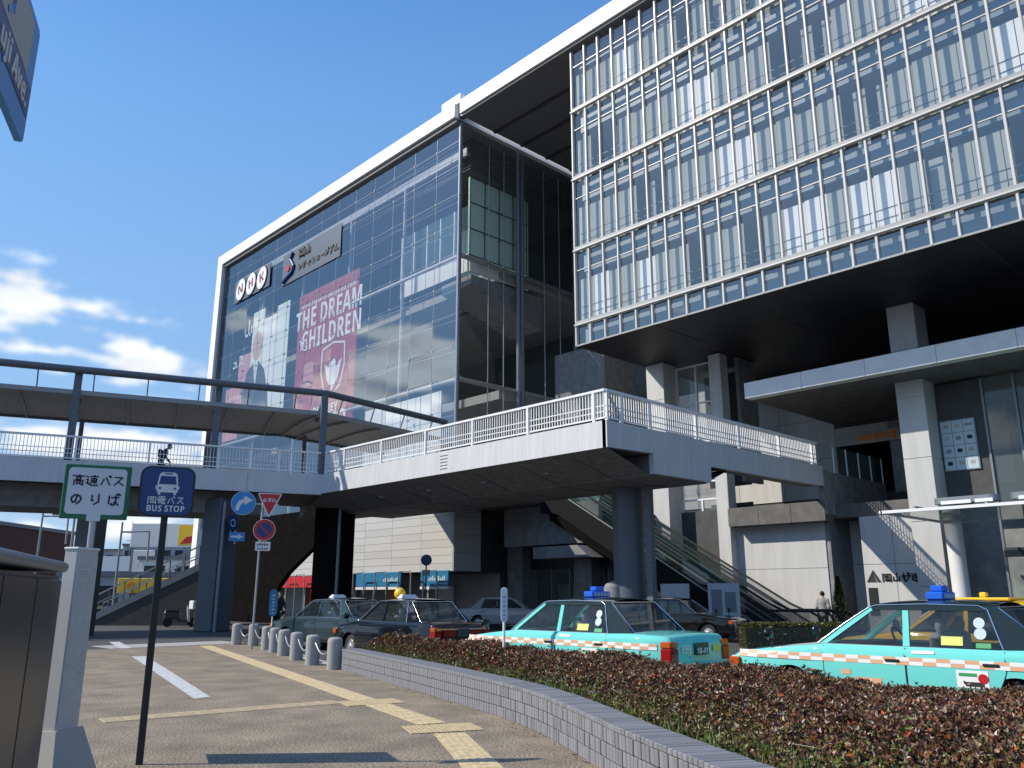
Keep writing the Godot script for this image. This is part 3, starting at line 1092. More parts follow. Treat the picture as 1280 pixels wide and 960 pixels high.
	b.box(Vector3(-36.82, 21.1, -36.3), Vector3(-36.7, 21.75, -31.2))
	part(t, "white_panel", b, M["poster_white"])
	b = Bd.new()
	b.hexa([Vector3(-39.6, 20.3, -31.3), Vector3(-36.7, 20.3, -31.3), Vector3(-36.7, 18.6, -37.5), Vector3(-39.6, 18.6, -37.5), Vector3(-39.6, 20.9, -31.3), Vector3(-36.7, 20.9, -31.3), Vector3(-36.7, 20.9, -37.5), Vector3(-39.6, 20.9, -37.5)])
	part(t, "sloping_soffit", b, M["wall_grey"])
	for i in 6:
		b = Bd.new()
		b.box(Vector3(-44 + i * 1.2, 7.2, -40.2), Vector3(-43.2 + i * 1.2, 12.6, -40))
		part(t, "far_window", b, M["pale_board"])
	for i in 5:
		b = Bd.new()
		b.bev(Vector3(-43.9 + i * 1.42, 21.1, -31.2), Vector3(-42.52 + i * 1.42, 22.3, -31.1), .01)
		part(t, "white_panel", b, M["poster_white"])
		b = Bd.new()
		b.quad(Vector3(-43.9 + i * 1.42, 22.3, -31.15), Vector3(-42.5 + i * 1.42, 22.3, -31.15), Vector3(-42.5 + i * 1.42, 25.6, -31.15), Vector3(-43.9 + i * 1.42, 25.6, -31.15))
		part(t, "pane", b, M["green_glass"])
		b = Bd.new()
		b.box(Vector3(-43.93 + i * 1.42, 22.3, -31.2), Vector3(-43.86 + i * 1.42, 25.6, -31.1))
		part(t, "post", b, M["white_steel"])
	# pale panels low in the front
	for i in 4:
		b = Bd.new()
		b.bev(Vector3(-46.0 + i * 2.05, 9.2, z - .45), Vector3(-44.02 + i * 2.05, 13.45, z - .38), .01)
		part(t, "white_panel", b, M["poster_white"])
	b = Bd.new()   # slatted screen high inside the return
	for k in 12:
		b.box(Vector3(-42, 27.9 + k * .19, -31), Vector3(-36.5, 27.96 + k * .19, -30.9))
		b.box(Vector3(-36.5, 27.9 + k * .19, -42), Vector3(-36.4, 27.96 + k * .19, -30.9))
	part(t, "slat_screen", b, M["wall_dark"]).set_meta("kind", "stuff")
	# tiled base
	b = Bd.new()
	b.box(Vector3(-70, 2.8, -46), Vector3(-36.02, 6.85, z - .06))
	b.box(Vector3(-70, 0, -46), Vector3(-36.02, 2.8, -33.5))
	part(t, "base_wall", b, M["joint_dark"])
	for i in 9:
		for j in 9:
			b = Bd.new()
			b.box(Vector3(-36.05 - (i + 1) * 2.9 + .012, 2.85 + j * .44 + .008, z - .08), Vector3(-36.05 - i * 2.9 - .012, 2.85 + (j + 1) * .44 - .008, z))
			part(t, "tile_panel", b, M["tile_beige" if (i * 2 + j) % 3 else "tile_beige_b"])
	for i in 4:
		b = Bd.new()
		b.box(Vector3(-36.06, 2.85 + i * 1.0 + .01, z - 2), Vector3(-36.0, 2.85 + (i + 1) * 1.0 - .01, z - .02))
		part(t, "tile_panel", b, M["tile_beige"])
	# shops at street level below
	b = Bd.new()
	b.box(Vector3(-69, .0, -33.4), Vector3(-36.2, 2.8, -33.3))
	part(t, "shop_wall", b, M["interior_mid"])
	for i in 12:
		b = Bd.new()
		b.box(Vector3(-69 + i * 2.75, 0, z - .5), Vector3(-68.85 + i * 2.75, 2.8, z - .35))
		part(t, "shop_post", b, M["galvanised"])
	for i in 6:
		b = Bd.new()
		b.box(Vector3(-68 + i * 5.3, .3, -33.2), Vector3(-66.6 + i * 5.3, 2.1, -33.05))
		part(t, "shop_poster", b, M[["poster_white", "sticker_yellow", "poster_red", "pale_board", "orange", "poster_white"][i]])

	hall_signs(z)

func hall_signs(z: float) -> void:
	var s := thing("shop_awning", "blue shop fascia in two lengths with small pale lettering under the tiled wall", "shop sign", Vector3(-40.7, 2.05, z + .12))
	var b := Bd.new()
	for e in [[-4.6, .1], [2.0, 4.5]]:
		b = Bd.new()
		b.bev(Vector3(e[0], 0, -.1), Vector3(e[1], .85, .06), .02)
		part(s, "panel", b, M["sign_teal"])
		b = Bd.new()
		b.box(Vector3(e[0], -.16, -.1), Vector3(e[1], -.01, .08))
		part(s, "lower_strip", b, M["poster_white"])
		b = Bd.new()   # lettering too small to read from here
		for k in 9:
			b.box(Vector3(e[1] - 1.75 + k * .17, .30, .06), Vector3(e[1] - 1.64 + k * .17, .44 + .06 * (k % 3), .068))
		part(s, "lettering", b, M["pale_board"])
	s = thing("shop_awning", "bright red shop fascia far left under the tiled wall", "shop sign", Vector3(-52.6, 2.05, z + .12))
	b = Bd.new()
	b.bev(Vector3(-4.2, 0, -.1), Vector3(3.6, .75, .06), .02)
	part(s, "panel", b, M["sign_red"])
	b = Bd.new()
	b.box(Vector3(1.9, -1.5, 0), Vector3(2.6, -.05, .05))
	part(s, "banner", b, M["yellow"])

	# the three oval letters
	s = thing("hall_sign", "three slanted white ovals with one red letter each at the top corner of the glass", "sign", Vector3(-63.5, 27.35, z + .14))
	b = Bd.new()
	b.bev(Vector3(-3.3, -1.05, -.08), Vector3(3.2, 1.0, -.03), .01)
	part(s, "backing_panel", b, M["sign_slate"])
	for i in 3:
		var pts := PackedVector2Array()
		var big := PackedVector2Array()
		for k in 24:
			var a := TAU * k / 24
			var p := Vector2(cos(a) * .80, sin(a) * .98).rotated(-.35)
			pts.append(p)
			big.append(p * 1.07)
		b = Bd.new()
		b.prism(big, Vector3(-1.95 + i * 1.92, 0, .04), Vector3.RIGHT, Vector3.UP, .06)
		var o := part(s, "oval_rim", b, M["ink"])
		b = Bd.new()
		b.prism(pts, Vector3(-1.95 + i * 1.92, 0, .07), Vector3.RIGHT, Vector3.UP, .03)
		part(o, "oval_face", b, M["white_steel"])
		words(o, "letter", "NHK"[i], Vector3(-1.95 + i * 1.92, 0, .08), .80, M["letter_maroon"], "Droid Sans", 1.25, true, Vector3(0, 0, .15))
	# the museum sign
	s = thing("hall_sign", "slate panel with a swirl mark and black Japanese characters high on the glass", "sign", Vector3(-53.9, 26.9, z + .10))
	b = Bd.new()
	b.bev(Vector3(-4.3, -1.3, -.06), Vector3(4.4, 1.35, -.02), .01)
	part(s, "backing_panel", b, M["sign_slate"])
	b = Bd.new()
	b.tube([Vector3(-4.0, -1.05, .03), Vector3(-3.3, -.75, .03), Vector3(-2.6, -.55, .03), Vector3(-2.35, -.1, .03), Vector3(-2.7, .35, .03), Vector3(-3.0, .65, .03), Vector3(-2.6, 1.15, .03)], .16, 6)
	part(s, "swirl_mark", b, M["sign_blue"])
	b = Bd.new()
	disc(b, Vector3(-3.35, .0, .05), .27, .03, 16)
	part(s, "red_dot", b, M["sign_red"])
	glyphs(s, "岡山", Vector3(-1.7, .30, .02), .85, .15, M["ink"])
	glyphs(s, "シティミュージアム", Vector3(-1.7, -.72, .02), .62, .13, M["ink"], 1.06)

	# red poster behind the glass
	s = thing("hall_poster", "tall crimson poster behind the glass reading THE DREAM TO CHILDREN", "poster", Vector3(-51.6, 13.1, z - .35))
	for i in 4:
		b = Bd.new()
		b.box(Vector3(-4.2 + i * 2.1, 0, -.03), Vector3(-2.12 + i * 2.1, 11.1, 0))
		part(s, "sheet", b, M["poster_red"])
	words(s, "lettering", "www.fagiano-okayama.com", Vector3(0, 10.1, .01), .36, M["poster_white"], "Droid Sans", 1.15)
	words(s, "lettering", "THE DREAM", Vector3(.1, 8.95, .01), 1.55, M["poster_white"], "Droid Sans", .78)
	words(s, "lettering", "TO", Vector3(-3.2, 6.95, .01), .8, M["poster_white"], "Droid Sans", .8)
	words(s, "lettering", "CHILDREN", Vector3(.6, 7.15, .01), 1.55, M["poster_white"], "Droid Sans", .78)
	b = Bd.new()   # the shield
	var sh := [Vector2(-.3, 5.9), Vector2(1.2, 6.2), Vector2(2.7, 5.9), Vector2(2.75, 4.2), Vector2(2.3, 2.9), Vector2(1.2, 2.1), Vector2(.1, 2.9), Vector2(-.35, 4.2)]
	for i in sh.size():
		var a: Vector2 = sh[i]
		var e: Vector2 = sh[(i + 1) % sh.size()]
		b.bar(Vector3(a.x, a.y, .012), Vector3(e.x, e.y, .012), .012, .14, Vector3(0, 0, 1).cross(Vector3(e.x - a.x, e.y - a.y, 0)))
	part(s, "crest_outline", b, M["poster_white"])
	b = Bd.new()
	b.prism(PackedVector2Array([Vector2(.1, 4.7), Vector2(.7, 4.4), Vector2(.9, 4.9), Vector2(1.5, 4.9), Vector2(1.7, 4.4), Vector2(2.4, 4.8), Vector2(2.0, 3.5), Vector2(1.2, 2.6), Vector2(.5, 3.5)]), Vector3(0, 0, .012), Vector3.RIGHT, Vector3.UP, .01)
	part(s, "crest_bird", b, M["poster_white"])
	b = Bd.new()
	ring(b, Vector3(-2.4, 2.6, .01), 1.25, 1.36, 24, 1.0)
	b.prism(rounded(1.4, 1.9, .3), Vector3(-2.2, 4.4, .01), Vector3.RIGHT, Vector3.UP, .005)
	part(s, "round_print", b, M["poster_pink"])
	words(s, "lettering", "THE JOURNEY", Vector3(-.6, 1.35, .01), .62, M["poster_white"])
	words(s, "lettering", "OCHIUO", Vector3(.1, .35, .01), 1.3, M["poster_white"], "Droid Sans", .9)
	# poster of a man in a dark suit
	s = thing("hall_poster", "pale poster of a dark suited figure behind the glass beneath the three ovals", "poster", Vector3(-62.6, 14.2, z - .35))
	for i in 5:
		b = Bd.new()
		b.box(Vector3(-5.2 + i * 2.1, 0, -.03), Vector3(-3.14 + i * 2.1, [4.6, 7.2, 10.6, 9.6, 10.2][i], 0))
		part(s, "sheet", b, M[["poster_pink", "poster_pink", "poster_pale", "poster_white", "poster_pale"][i]])
	b = Bd.new()
	b.prism(PackedVector2Array([Vector2(-2.3, 0), Vector2(-2.1, 4.0), Vector2(-1.3, 5.6), Vector2(-.4, 6.1), Vector2(.5, 6.1), Vector2(1.6, 5.2), Vector2(2.5, 3.0), Vector2(2.9, 0)]), Vector3(0, 0, .012), Vector3.RIGHT, Vector3.UP, .01)
	part(s, "printed_suit", b, M["suit"])
	b = Bd.new()
	b.prism(PackedVector2Array([Vector2(-.35, 6.1), Vector2(.45, 6.1), Vector2(.15, 3.6)]), Vector3(0, 0, .022), Vector3.RIGHT, Vector3.UP, .008)
	part(s, "printed_shirt", b, M["poster_white"])
	b = Bd.new()
	disc(b, Vector3(.1, 7.5, .012), 1.25, .01, 20, .68)
	part(s, "printed_head", b, M["print_skin"])
	b = Bd.new()
	strokes(b, "ニュース"[1] + "ス", Vector3(-4.4, 6.2, .012), Vector3.RIGHT, Vector3.UP, 1.1, .16)
	strokes(b, "山", Vector3(-2.6, 8.6, .012), Vector3.RIGHT, Vector3.UP, 1.6, .2)
	part(s, "printed_characters", b, M["poster_white"])

func rail_run(t: Node3D, a: Vector3, z: Vector3, h: float, posts: Array, mat: StandardMaterial3D, single: bool, step := .13) -> void:
	# posts: distances along the run; balusters between two rails, two thin rails low down
	var d := (z - a).normalized()
	var ln := a.distance_to(z)
	var up := Vector3.UP
	var b := Bd.new()
	b.bar(a + up * (h - .04), z + up * (h - .04), .12, .08)
	part(t, "top_rail", b, mat)
	b = Bd.new()
	b.bar(a + up * .13, z + up * .13, .05, .05)
	part(t, "bottom_rail", b, mat)
	for y in [.34, .54]:
		b = Bd.new()
		b.bar(a + up * y, z + up * y, .022, .03)
		part(t, "mid_rail", b, mat)
	for p in posts:
		b = Bd.new()
		b.bar(a + d * p, a + d * p + up * (h - .08), .11, .09, d)
		part(t, "rail_post", b, mat)
	var one := Bd.new()
	one.bar(up * .15, up * (h - .08), .03, .03, d)
	var om := one.mesh()
	var all := Bd.new()
	for k in int(ln / step):
		var p := a + d * (k + .5) * step
		if single:
			var o := part_mesh(t, "baluster", om, mat)
			o.position = p
		else:
			all.bar(p + up * .15, p + up * (h - .08), .024, .024, d)
	if not single: part(t, "baluster", all, mat).set_meta("kind", "stuff")

func footbridge() -> void:
	var t := thing("footbridge", "elevated pedestrian deck with pale fascia and white railings crossing in front of the station", "footbridge")
	var k0 := Vector3(-45.0, 0, 8.4)
	var k1 := Vector3(-34.75, 0, -20.47)
	var k2 := Vector3(-17.1, 0, -20.47)
	var k3 := Vector3(-17.1, 0, -35.2)
	var b := Bd.new()   # the walking surface in four pieces round the escalator opening
	slab(b, [[-45, 8.4], [-34.9, -20.3], [-41.5, -20.6], [-51, 6.4]], 6.3, 6.75)
	slab(b, [[-41.6, -20.62], [-17.3, -20.62], [-17.3, -28.0], [-31.0, -28.0], [-31.0, -31.2], [-35.95, -31.2], [-35.95, -29.9], [-37.2, -29.9], [-37.2, -25.0], [-41.6, -25.0]], 6.3, 6.752)
	slab(b, [[-18.0, -28.0], [-17.3, -28.0], [-17.3, -35.1], [-18.0, -35.1]], 6.3, 6.748)
	slab(b, [[-35.9, -31.2], [-31, -31.2], [-31, -36], [-35.9, -36]], 6.3, 6.744)
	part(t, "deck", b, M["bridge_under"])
	# fascia panels
	var f: Material = M["bridge_paint"]
	var dl := (k1 - k0).normalized()
	var nn := 9
	for i in nn:
		b = Bd.new()
		b.bar(k0.lerp(k1, float(i) / nn) + Vector3(0, 6.65, 0) + dl * .006, k0.lerp(k1, float(i + 1) / nn) + Vector3(0, 6.65, 0) - dl * .006, .22, .96)
		part(t, "fascia_panel", b, f)
	for i in 4:
		b = Bd.new()
		var xa := lerpf(-34.7, -17.1, i / 4.0)
		var xb := lerpf(-34.7, -17.1, (i + 1) / 4.0)
		b.box(Vector3(xa + (.003 if i else 0.0), 6.23, -20.62), Vector3(xb - .003, 7.13, -20.42))
		part(t, "fascia_panel", b, f)
	b = Bd.new()
	var pf := PackedVector2Array([Vector2(20.42, 7.13), Vector2(35.2, 7.13), Vector2(35.2, 6.26), Vector2(26.35, 6.2), Vector2(26.32, 5.61), Vector2(22.87, 5.61), Vector2(22.85, 6.3), Vector2(20.42, 6.23)])
	b.prism(pf, Vector3(-17.05, 0, 0), Vector3(0, 0, -1), Vector3.UP, .2)
	part(t, "fascia_panel", b, f)
	# drain ladder marks on the near fascia
	for k in 5:
		b = Bd.new()
		b.box(Vector3(-25.7, 6.42 + k * .13, -20.43), Vector3(-25.25, 6.44 + k * .13, -20.395))
		part(t, "rung", b, M["ledge_grey"])
	# tapered soffit and the cross beam
	b = Bd.new()
	b.quad(Vector3(-41, 5.6, -22.9), Vector3(-17.3, 5.6, -22.9), Vector3(-17.1, 6.22, -20.5), Vector3(-34.8, 6.22, -20.5))
	b.quad(Vector3(-37.2, 6.28, -28.0), Vector3(-17.3, 6.28, -28.0), Vector3(-17.3, 5.6, -26.3), Vector3(-37.2, 5.6, -26.3))
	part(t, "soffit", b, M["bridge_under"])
	b = Bd.new()
	for k in 8:
		var x := -18.9 - k * 2.6
		b.bar(Vector3(x, 6.215, -20.55), Vector3(x, 5.595, -22.85), .03, .012)
		b.box(Vector3(x - .015, 5.57, -26.25), Vector3(x + .015, 5.579, -22.95))
	part(t, "soffit_joint", b, M["joint_dark"]).set_meta("kind", "stuff")
	b = Bd.new()
	b.box(Vector3(-41, 5.58, -25.0), Vector3(-17.26, 6.28, -22.9))
	b.box(Vector3(-37.2, 5.58, -26.3), Vector3(-17.26, 6.28, -25.0))
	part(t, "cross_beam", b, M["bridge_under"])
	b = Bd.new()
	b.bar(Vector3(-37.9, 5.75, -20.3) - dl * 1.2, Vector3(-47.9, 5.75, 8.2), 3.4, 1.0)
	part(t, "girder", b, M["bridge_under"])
	# railings
	var up := Vector3(0, 7.11, 0)
	rail_run(t, Vector3(-34.6, 7.11, -20.52), Vector3(-17.16, 7.11, -20.52), 1.10, [.1, 1.7, 4.67, 7.81, 10.77, 13.81, 16.94], M["white_steel"], true)
	rail_run(t, Vector3(-17.16, 7.11, -20.52), Vector3(-17.16, 7.11, -35.0), 1.09, [.05, .8, 2.35, 5.13, 8.07, 11.15, 14.0], M["white_steel"], true)
	rail_run(t, k0 + up, k1 + up + Vector3(-.05, 0, .1), 1.1, [20.1, 23.0, 25.9, 28.6], M["white_steel"], false, .14)
	rail_run(t, Vector3(-51, 6.95, 6.3), Vector3(-41.5, 6.95, -20.6), 1.15, [16, 19, 22, 25], M["white_steel"], false, .16)
	# columns
	b = Bd.new()
	b.cyl(Vector3(-20.2, 0, -25.3), Vector3(-20.2, 5.6, -25.3), .60, .60, 28)
	part(t, "round_column", b, M["column_paint"])
	b = Bd.new()
	b.cyl(Vector3(-20.62, 0, -24.9), Vector3(-20.62, 1.85, -24.9), .42, .42, 20)
	b.ball(Vector3(-20.62, 1.85, -24.9), Vector3(.42, .26, .42))
	part(t, "column_guard", b, M["town_grey"])
	b = Bd.new()
	b.bar(Vector3(-19.12, 0, -25.2), Vector3(-19.12, 5.7, -25.2), .26, .26)
	part(t, "service_post", b, M["blue_grey_steel"])
	for c in [[-37.25, -16.8, 1.12, "column_paint"], [-37.4, -11.3, .85, "dark_steel"], [-37.0, -22.7, 1.45, "shade_dark"], [-41.6, 1.5, 1.5, "dark_steel"]]:
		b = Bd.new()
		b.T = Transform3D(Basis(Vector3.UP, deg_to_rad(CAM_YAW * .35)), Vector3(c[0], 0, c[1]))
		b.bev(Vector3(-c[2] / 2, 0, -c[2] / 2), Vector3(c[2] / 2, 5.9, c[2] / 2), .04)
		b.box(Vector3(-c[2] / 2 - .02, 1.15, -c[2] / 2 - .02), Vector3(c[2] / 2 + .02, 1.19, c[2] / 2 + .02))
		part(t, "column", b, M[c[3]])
		b = Bd.new()
		b.T = Transform3D(Basis(Vector3.UP, deg_to_rad(CAM_YAW * .35)), Vector3(c[0], 0, c[1]))
		b.cyl(Vector3(c[2] / 2 + .14, 0, c[2] / 2 - .1), Vector3(c[2] / 2 + .14, 5.7, c[2] / 2 - .1), .08, .08, 10)
		part(t, "drain_pipe", b, M["mid_steel"])
	# glass parapet that carries on into the building, above a grey band
	b = Bd.new()
	b.bar(Vector3(-17.2, 6.0, -35.25), Vector3(-17.2, 6.0, -41.9), .25, 1.9)
	part(t, "end_band", b, M["wall_grey"])
	for k in 5:
		b = Bd.new()
		b.quad(Vector3(-17.15, 6.95, -35.3 - k * 1.3), Vector3(-17.15, 6.95, -36.55 - k * 1.3), Vector3(-17.15, 8.2, -36.55 - k * 1.3), Vector3(-17.15, 8.2, -35.3 - k * 1.3))
		part(t, "parapet_pane", b, M["green_glass"])
		b = Bd.new()
		b.box(Vector3(-17.18, 6.95, -36.6 - k * 1.3), Vector3(-17.12, 8.2, -36.56 - k * 1.3))
		part(t, "pane_edge", b, M["pale_board"])
	for q in [Vector3(-21, 5.92, -21.7), Vector3(-24.5, 5.92, -21.7), Vector3(-28, 5.92, -21.7), Vector3(-31.5, 5.92, -21.7), Vector3(-19, 5.92, -27.6)]:
		b = Bd.new()
		b.cyl(q, q + Vector3(0, -.05, 0), .13, .10, 12)
		part(t, "down_light", b, M["ledge_grey"])

func walkway_roof() -> void:
	var t := thing("walkway_roof", "blue grey steel framed translucent roof over the raised walkway", "canopy")
	var p0 := Vector3(-45.0, 0, 8.4)
	var p1 := Vector3(-34.86, 0, -20.5)
	var p2 := Vector3(-36.3, 0, -29.2)
	var inw := Vector3(-.942, 0, -.336)
	var inw2 := Vector3(-.985, 0, .16)
	var m: Material = M["blue_grey_steel"]
	var posts := [Vector3(-34.86, 0, -20.45), Vector3(-36.9, 0, -16.0), Vector3(-38.7, 0, -10.4), Vector3(-40.6, 0, -4.9), Vector3(-42.5, 0, .6), Vector3(-44.4, 0, 6.1)]
	for q in posts:
		var b := Bd.new()
		b.bar(q + Vector3(0, 6.2, 0), q + Vector3(0, 11.2, 0), .30, .24, inw)
		part(t, "post", b, m)
		b = Bd.new()
		b.bar(q + Vector3(0, 11.05, 0), q + inw * 1.9 + Vector3(0, 10.15, 0), .16, .18)
		part(t, "brace", b, m)
		b = Bd.new()
		b.bar(q + inw * 5.1 + Vector3(0, 6.4, 0), q + inw * 5.1 + Vector3(0, 9.9, 0), .2, .2, inw)
		part(t, "rear_post", b, m)
	var b := Bd.new()
	b.tube([p0 + Vector3(0, 11.15, 0), p1 + Vector3(0, 11.15, 0), p2 + Vector3(0, 11.15, 0)], .17, 12)
	part(t, "top_tube", b, m)
	for k in 18:   # hangers from the tube to the roof edge
		b = Bd.new()
		var q := p0.lerp(p1, (k + .35) / 14.0) if k < 14 else p1.lerp(p2, (k - 13.5) / 4.0)
		b.bar(q + Vector3(0, 11.1, 0), q + (inw if k < 14 else inw2) * .35 + Vector3(0, 10.3, 0), .05, .05)
		part(t, "hanger", b, m)
	# vaulted roof sheets between ribs
	var stations := []
	for k in 15: stations.append([p0.lerp(p1, k / 14.0), inw])
	stations[14][1] = (inw + inw2).normalized()
	for k in range(1, 5): stations.append([p1.lerp(p2, k / 4.0), inw2])
	for k in stations.size() - 1:
		var rows := []
		for s in [k, k + 1]:
			var row := []
			for j in 9:
				var u := j / 8.0
				row.append(stations[s][0] + stations[s][1] * lerpf(.32, 5.0, u) + Vector3(0, lerpf(10.22, 9.86, u) + .16 * sin(PI * u), 0))
			rows.append(row)
		b = Bd.new()
		b.grid(rows, true)
		part(t, "roof_sheet", b, M["polycarbonate"])
		b = Bd.new()
		for j in 8: b.bar(rows[0][j] - Vector3(0, .06, 0), rows[0][j + 1] - Vector3(0, .06, 0), .07, .09)
		part(t, "rib", b, M["ledge_grey"])
	b = Bd.new()
	for k in stations.size() - 1:
		var a: Vector3 = stations[k][0] + stations[k][1] * .32 + Vector3(0, 10.2, 0)
		var z: Vector3 = stations[k + 1][0] + stations[k + 1][1] * .32 + Vector3(0, 10.2, 0)
		b.bar(a, z, .12, .20)
	part(t, "edge_beam", b, M["ledge_grey"])
	b = Bd.new()
	for k in stations.size() - 1:
		var a: Vector3 = stations[k][0] + stations[k][1] * 5.0 + Vector3(0, 9.84, 0)
		var z: Vector3 = stations[k + 1][0] + stations[k + 1][1] * 5.0 + Vector3(0, 9.84, 0)
		b.bar(a, z, .12, .18)
	part(t, "edge_beam", b, m)

func under_the_bridge() -> void:
	# escalator, foot at the right, rising to the left up to the deck
	var t := thing("escalator", "pair of escalators with black handrails climbing to the deck beside the pale wall", "escalator")
	var fx := -16.9
	var tx := -29.0
	var prof := func(x: float) -> float: return clampf((-18.3 - x) * .577, 0.0, 6.75)
	for s in 2:
		var zc := -32.2 - s * 1.75
		var b := Bd.new()
		var xs := []
		for k in 26: xs.append(lerpf(-16.4, tx - 2.0, k / 25.0))
		for side in [-1, 1]:
			var z: float = zc + side * .55
			var b2 := Bd.new()
			var g := Bd.new()
			for k in 25:
				var x0: float = xs[k]
				var x1: float = xs[k + 1]
				var y0: float = prof.call(x0)
				var y1: float = prof.call(x1)
				b2.hexa([Vector3(x1, maxf(y1 - 1.0, 0), z + .16), Vector3(x0, maxf(y0 - 1.0, 0), z + .16), Vector3(x0, maxf(y0 - 1.0, 0), z - .16), Vector3(x1, maxf(y1 - 1.0, 0), z - .16),
					Vector3(x1, y1 + .18, z + .16), Vector3(x0, y0 + .18, z + .16), Vector3(x0, y0 + .18, z - .16), Vector3(x1, y1 + .18, z - .16)])
				g.quad(Vector3(x1, y1 + .18, z), Vector3(x0, y0 + .18, z), Vector3(x0, y0 + .92, z), Vector3(x1, y1 + .92, z))
			part(t, "side_skirt", b2, M["skirt_black"])
			part(t, "glass_side", g, M["dark_glass"])
			var h := []
			for k in 26: h.append(Vector3(xs[k], prof.call(xs[k]) + .97, z))
			h.insert(0, Vector3(-16.05, .78, z)); h.insert(0, Vector3(-15.98, .55, z)); h.insert(0, Vector3(-16.1, .30, z))
			b2 = Bd.new()
			b2.tube(h, .05, 8)
			part(t, "handrail", b2, M["rubber"])
			b2 = Bd.new()
			for k in 25: b2.bar(Vector3(xs[k], prof.call(xs[k]) + .2, z + .17), Vector3(xs[k + 1], prof.call(xs[k + 1]) + .2, z + .17), .03, .05)
			part(t, "trim_strip", b2, M["galvanised"])
		for k in 30:
			var st := Bd.new()
			var x := -17.6 - k * .4
			st.box(Vector3(x - .4, prof.call(x) - .22, zc - .38), Vector3(x, prof.call(x), zc + .38))
			part(t, "step", st, M["mid_steel"])
	var b := Bd.new()   # truss casing under the flights
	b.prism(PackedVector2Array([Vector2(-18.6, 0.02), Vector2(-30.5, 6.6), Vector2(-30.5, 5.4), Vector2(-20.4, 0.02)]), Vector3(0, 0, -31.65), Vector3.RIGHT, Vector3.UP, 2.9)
	part(t, "casing", b, M["shade_dark"])  # near-black colour here is painted shade, sun would otherwise brighten the casing
	# casing of the upper landing, pale grey panels in the shade
	var u := thing("landing_wall", "grey panelled wall below the deck left of the escalator", "wall")
	for k in 4:
		b = Bd.new()
		b.bev(Vector3(-34.4 + k * 1.75, 4.15, -32.3), Vector3(-32.66 + k * 1.75, 6.25, -32.0), .01)
		part(u, "panel", b, M["wall_grey"])
	b = Bd.new()
	b.prism(PackedVector2Array([Vector2(-31.3, 4.0), Vector2(-28.2, 4.0), Vector2(-27.4, 3.4), Vector2(-31.3, 3.4)]), Vector3(0, 0, -31.2), Vector3.RIGHT, Vector3.UP, 1.5)
	part(u, "hood", b, M["town_grey"])
	b = Bd.new()
	b.quad(Vector3(-33.5, 6.25, -32.1), Vector3(-27.4, 6.25, -32.1), Vector3(-27.4, 7.2, -32.1), Vector3(-33.5, 7.2, -32.1))
	part(u, "glass_side", b, M["green_glass"])
	# notice boards below the escalator
	var lab := ["pale blue notice board left of the pair under the escalator", "pale blue notice board right of the pair under the escalator"]
	for k in 2:
		var nb := thing("notice_board", lab[k], "notice board", Vector3([-21.75, -19.35][k], 0, -30.2), 0, "notice boards under the escalator")
		b = Bd.new()
		b.bev(Vector3(-.72, .5, -.12), Vector3(.72, 2.05, 0), .02)
		part(nb, "board", b, M["pale_board"])
		for s in [-.64, .64]:
			b = Bd.new()
			b.box(Vector3(s - .05, 0, -.1), Vector3(s + .05, .5, -.02))
			part(nb, "leg", b, M["mid_steel"])
		b = Bd.new()
		b.box(Vector3(-.55, .8, 0), Vector3(-.05, 1.8, .008))
		b.box(Vector3(.1, .9, 0), Vector3(.6, 1.7, .008))
		part(nb, "paper", b, M[["pale_board", "spandrel"][k]])
	# glass entrance canopy with its round post
	t = thing("entrance_canopy", "flat glass entrance canopy on a round post at the right", "canopy")
	b = Bd.new()
	b.box(Vector3(-11.9, 4.30, -35.0), Vector3(4, 4.34, -28.7))
	part(t, "glass_sheet", b, M["canopy_glass"])
	b = Bd.new()
	b.box(Vector3(-11.95, 4.26, -28.7), Vector3(4, 4.36, -28.6))
	b.box(Vector3(-12.0, 4.26, -35.0), Vector3(-11.9, 4.36, -28.6))
	part(t, "edge_trim", b, M["white_steel"])
	for k in 7:
		b = Bd.new()
		b.bar(Vector3(-10.9 + k * 2.2, 4.40, -35.0), Vector3(-10.9 + k * 2.2, 4.40, -28.8), .08, .12)
		part(t, "beam", b, M["galvanised"])
	for k in 6:
		b = Bd.new()
		b.T = Transform3D(Basis(), Vector3(-9.5 + k * 2.3, 4.62, -29.6))
		b.prism(rounded(2.0, .55, .27), Vector3(0, .10, 0), Vector3.RIGHT, Vector3.FORWARD, .20)
		part(t, "roof_light", b, M["mid_steel"])
		b = Bd.new()
		b.T = Transform3D(Basis(), Vector3(-9.5 + k * 2.3, 4.62, -29.6))
		b.box(Vector3(-.72, -.13, .2), Vector3(.2, -.02, .30))
		b.box(Vector3(.32, -.13, .2), Vector3(.85, -.02, .30))
		part(t, "lamp_bar", b, M["white_steel"])
	b = Bd.new()
	b.cyl(Vector3(-11.05, 0, -32.6), Vector3(-11.05, 4.2, -32.6), .29, .29, 20)
	part(t, "post", b, M["white_panel"])
	b = Bd.new()
	b.cyl(Vector3(-11.05, 4.2, -32.6), Vector3(-11.05, 4.29, -32.6), .42, .42, 20)
	part(t, "post_cap", b, M["galvanised"])
	# stair block behind the left pier and the open stair running down from it
	t = thing("stair_block", "dark enclosed flight of stairs with shade put into its colour and a slanting underside behind the bridge piers", "stairs")
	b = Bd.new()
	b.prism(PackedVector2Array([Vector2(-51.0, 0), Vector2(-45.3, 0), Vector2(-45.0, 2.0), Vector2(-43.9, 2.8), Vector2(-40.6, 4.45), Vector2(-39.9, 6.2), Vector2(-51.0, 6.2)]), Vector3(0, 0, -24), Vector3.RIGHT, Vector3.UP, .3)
	part(t, "side_wall", b, M["shade_dark"])  # dark wall, blackened in colour to stand in for shade on it
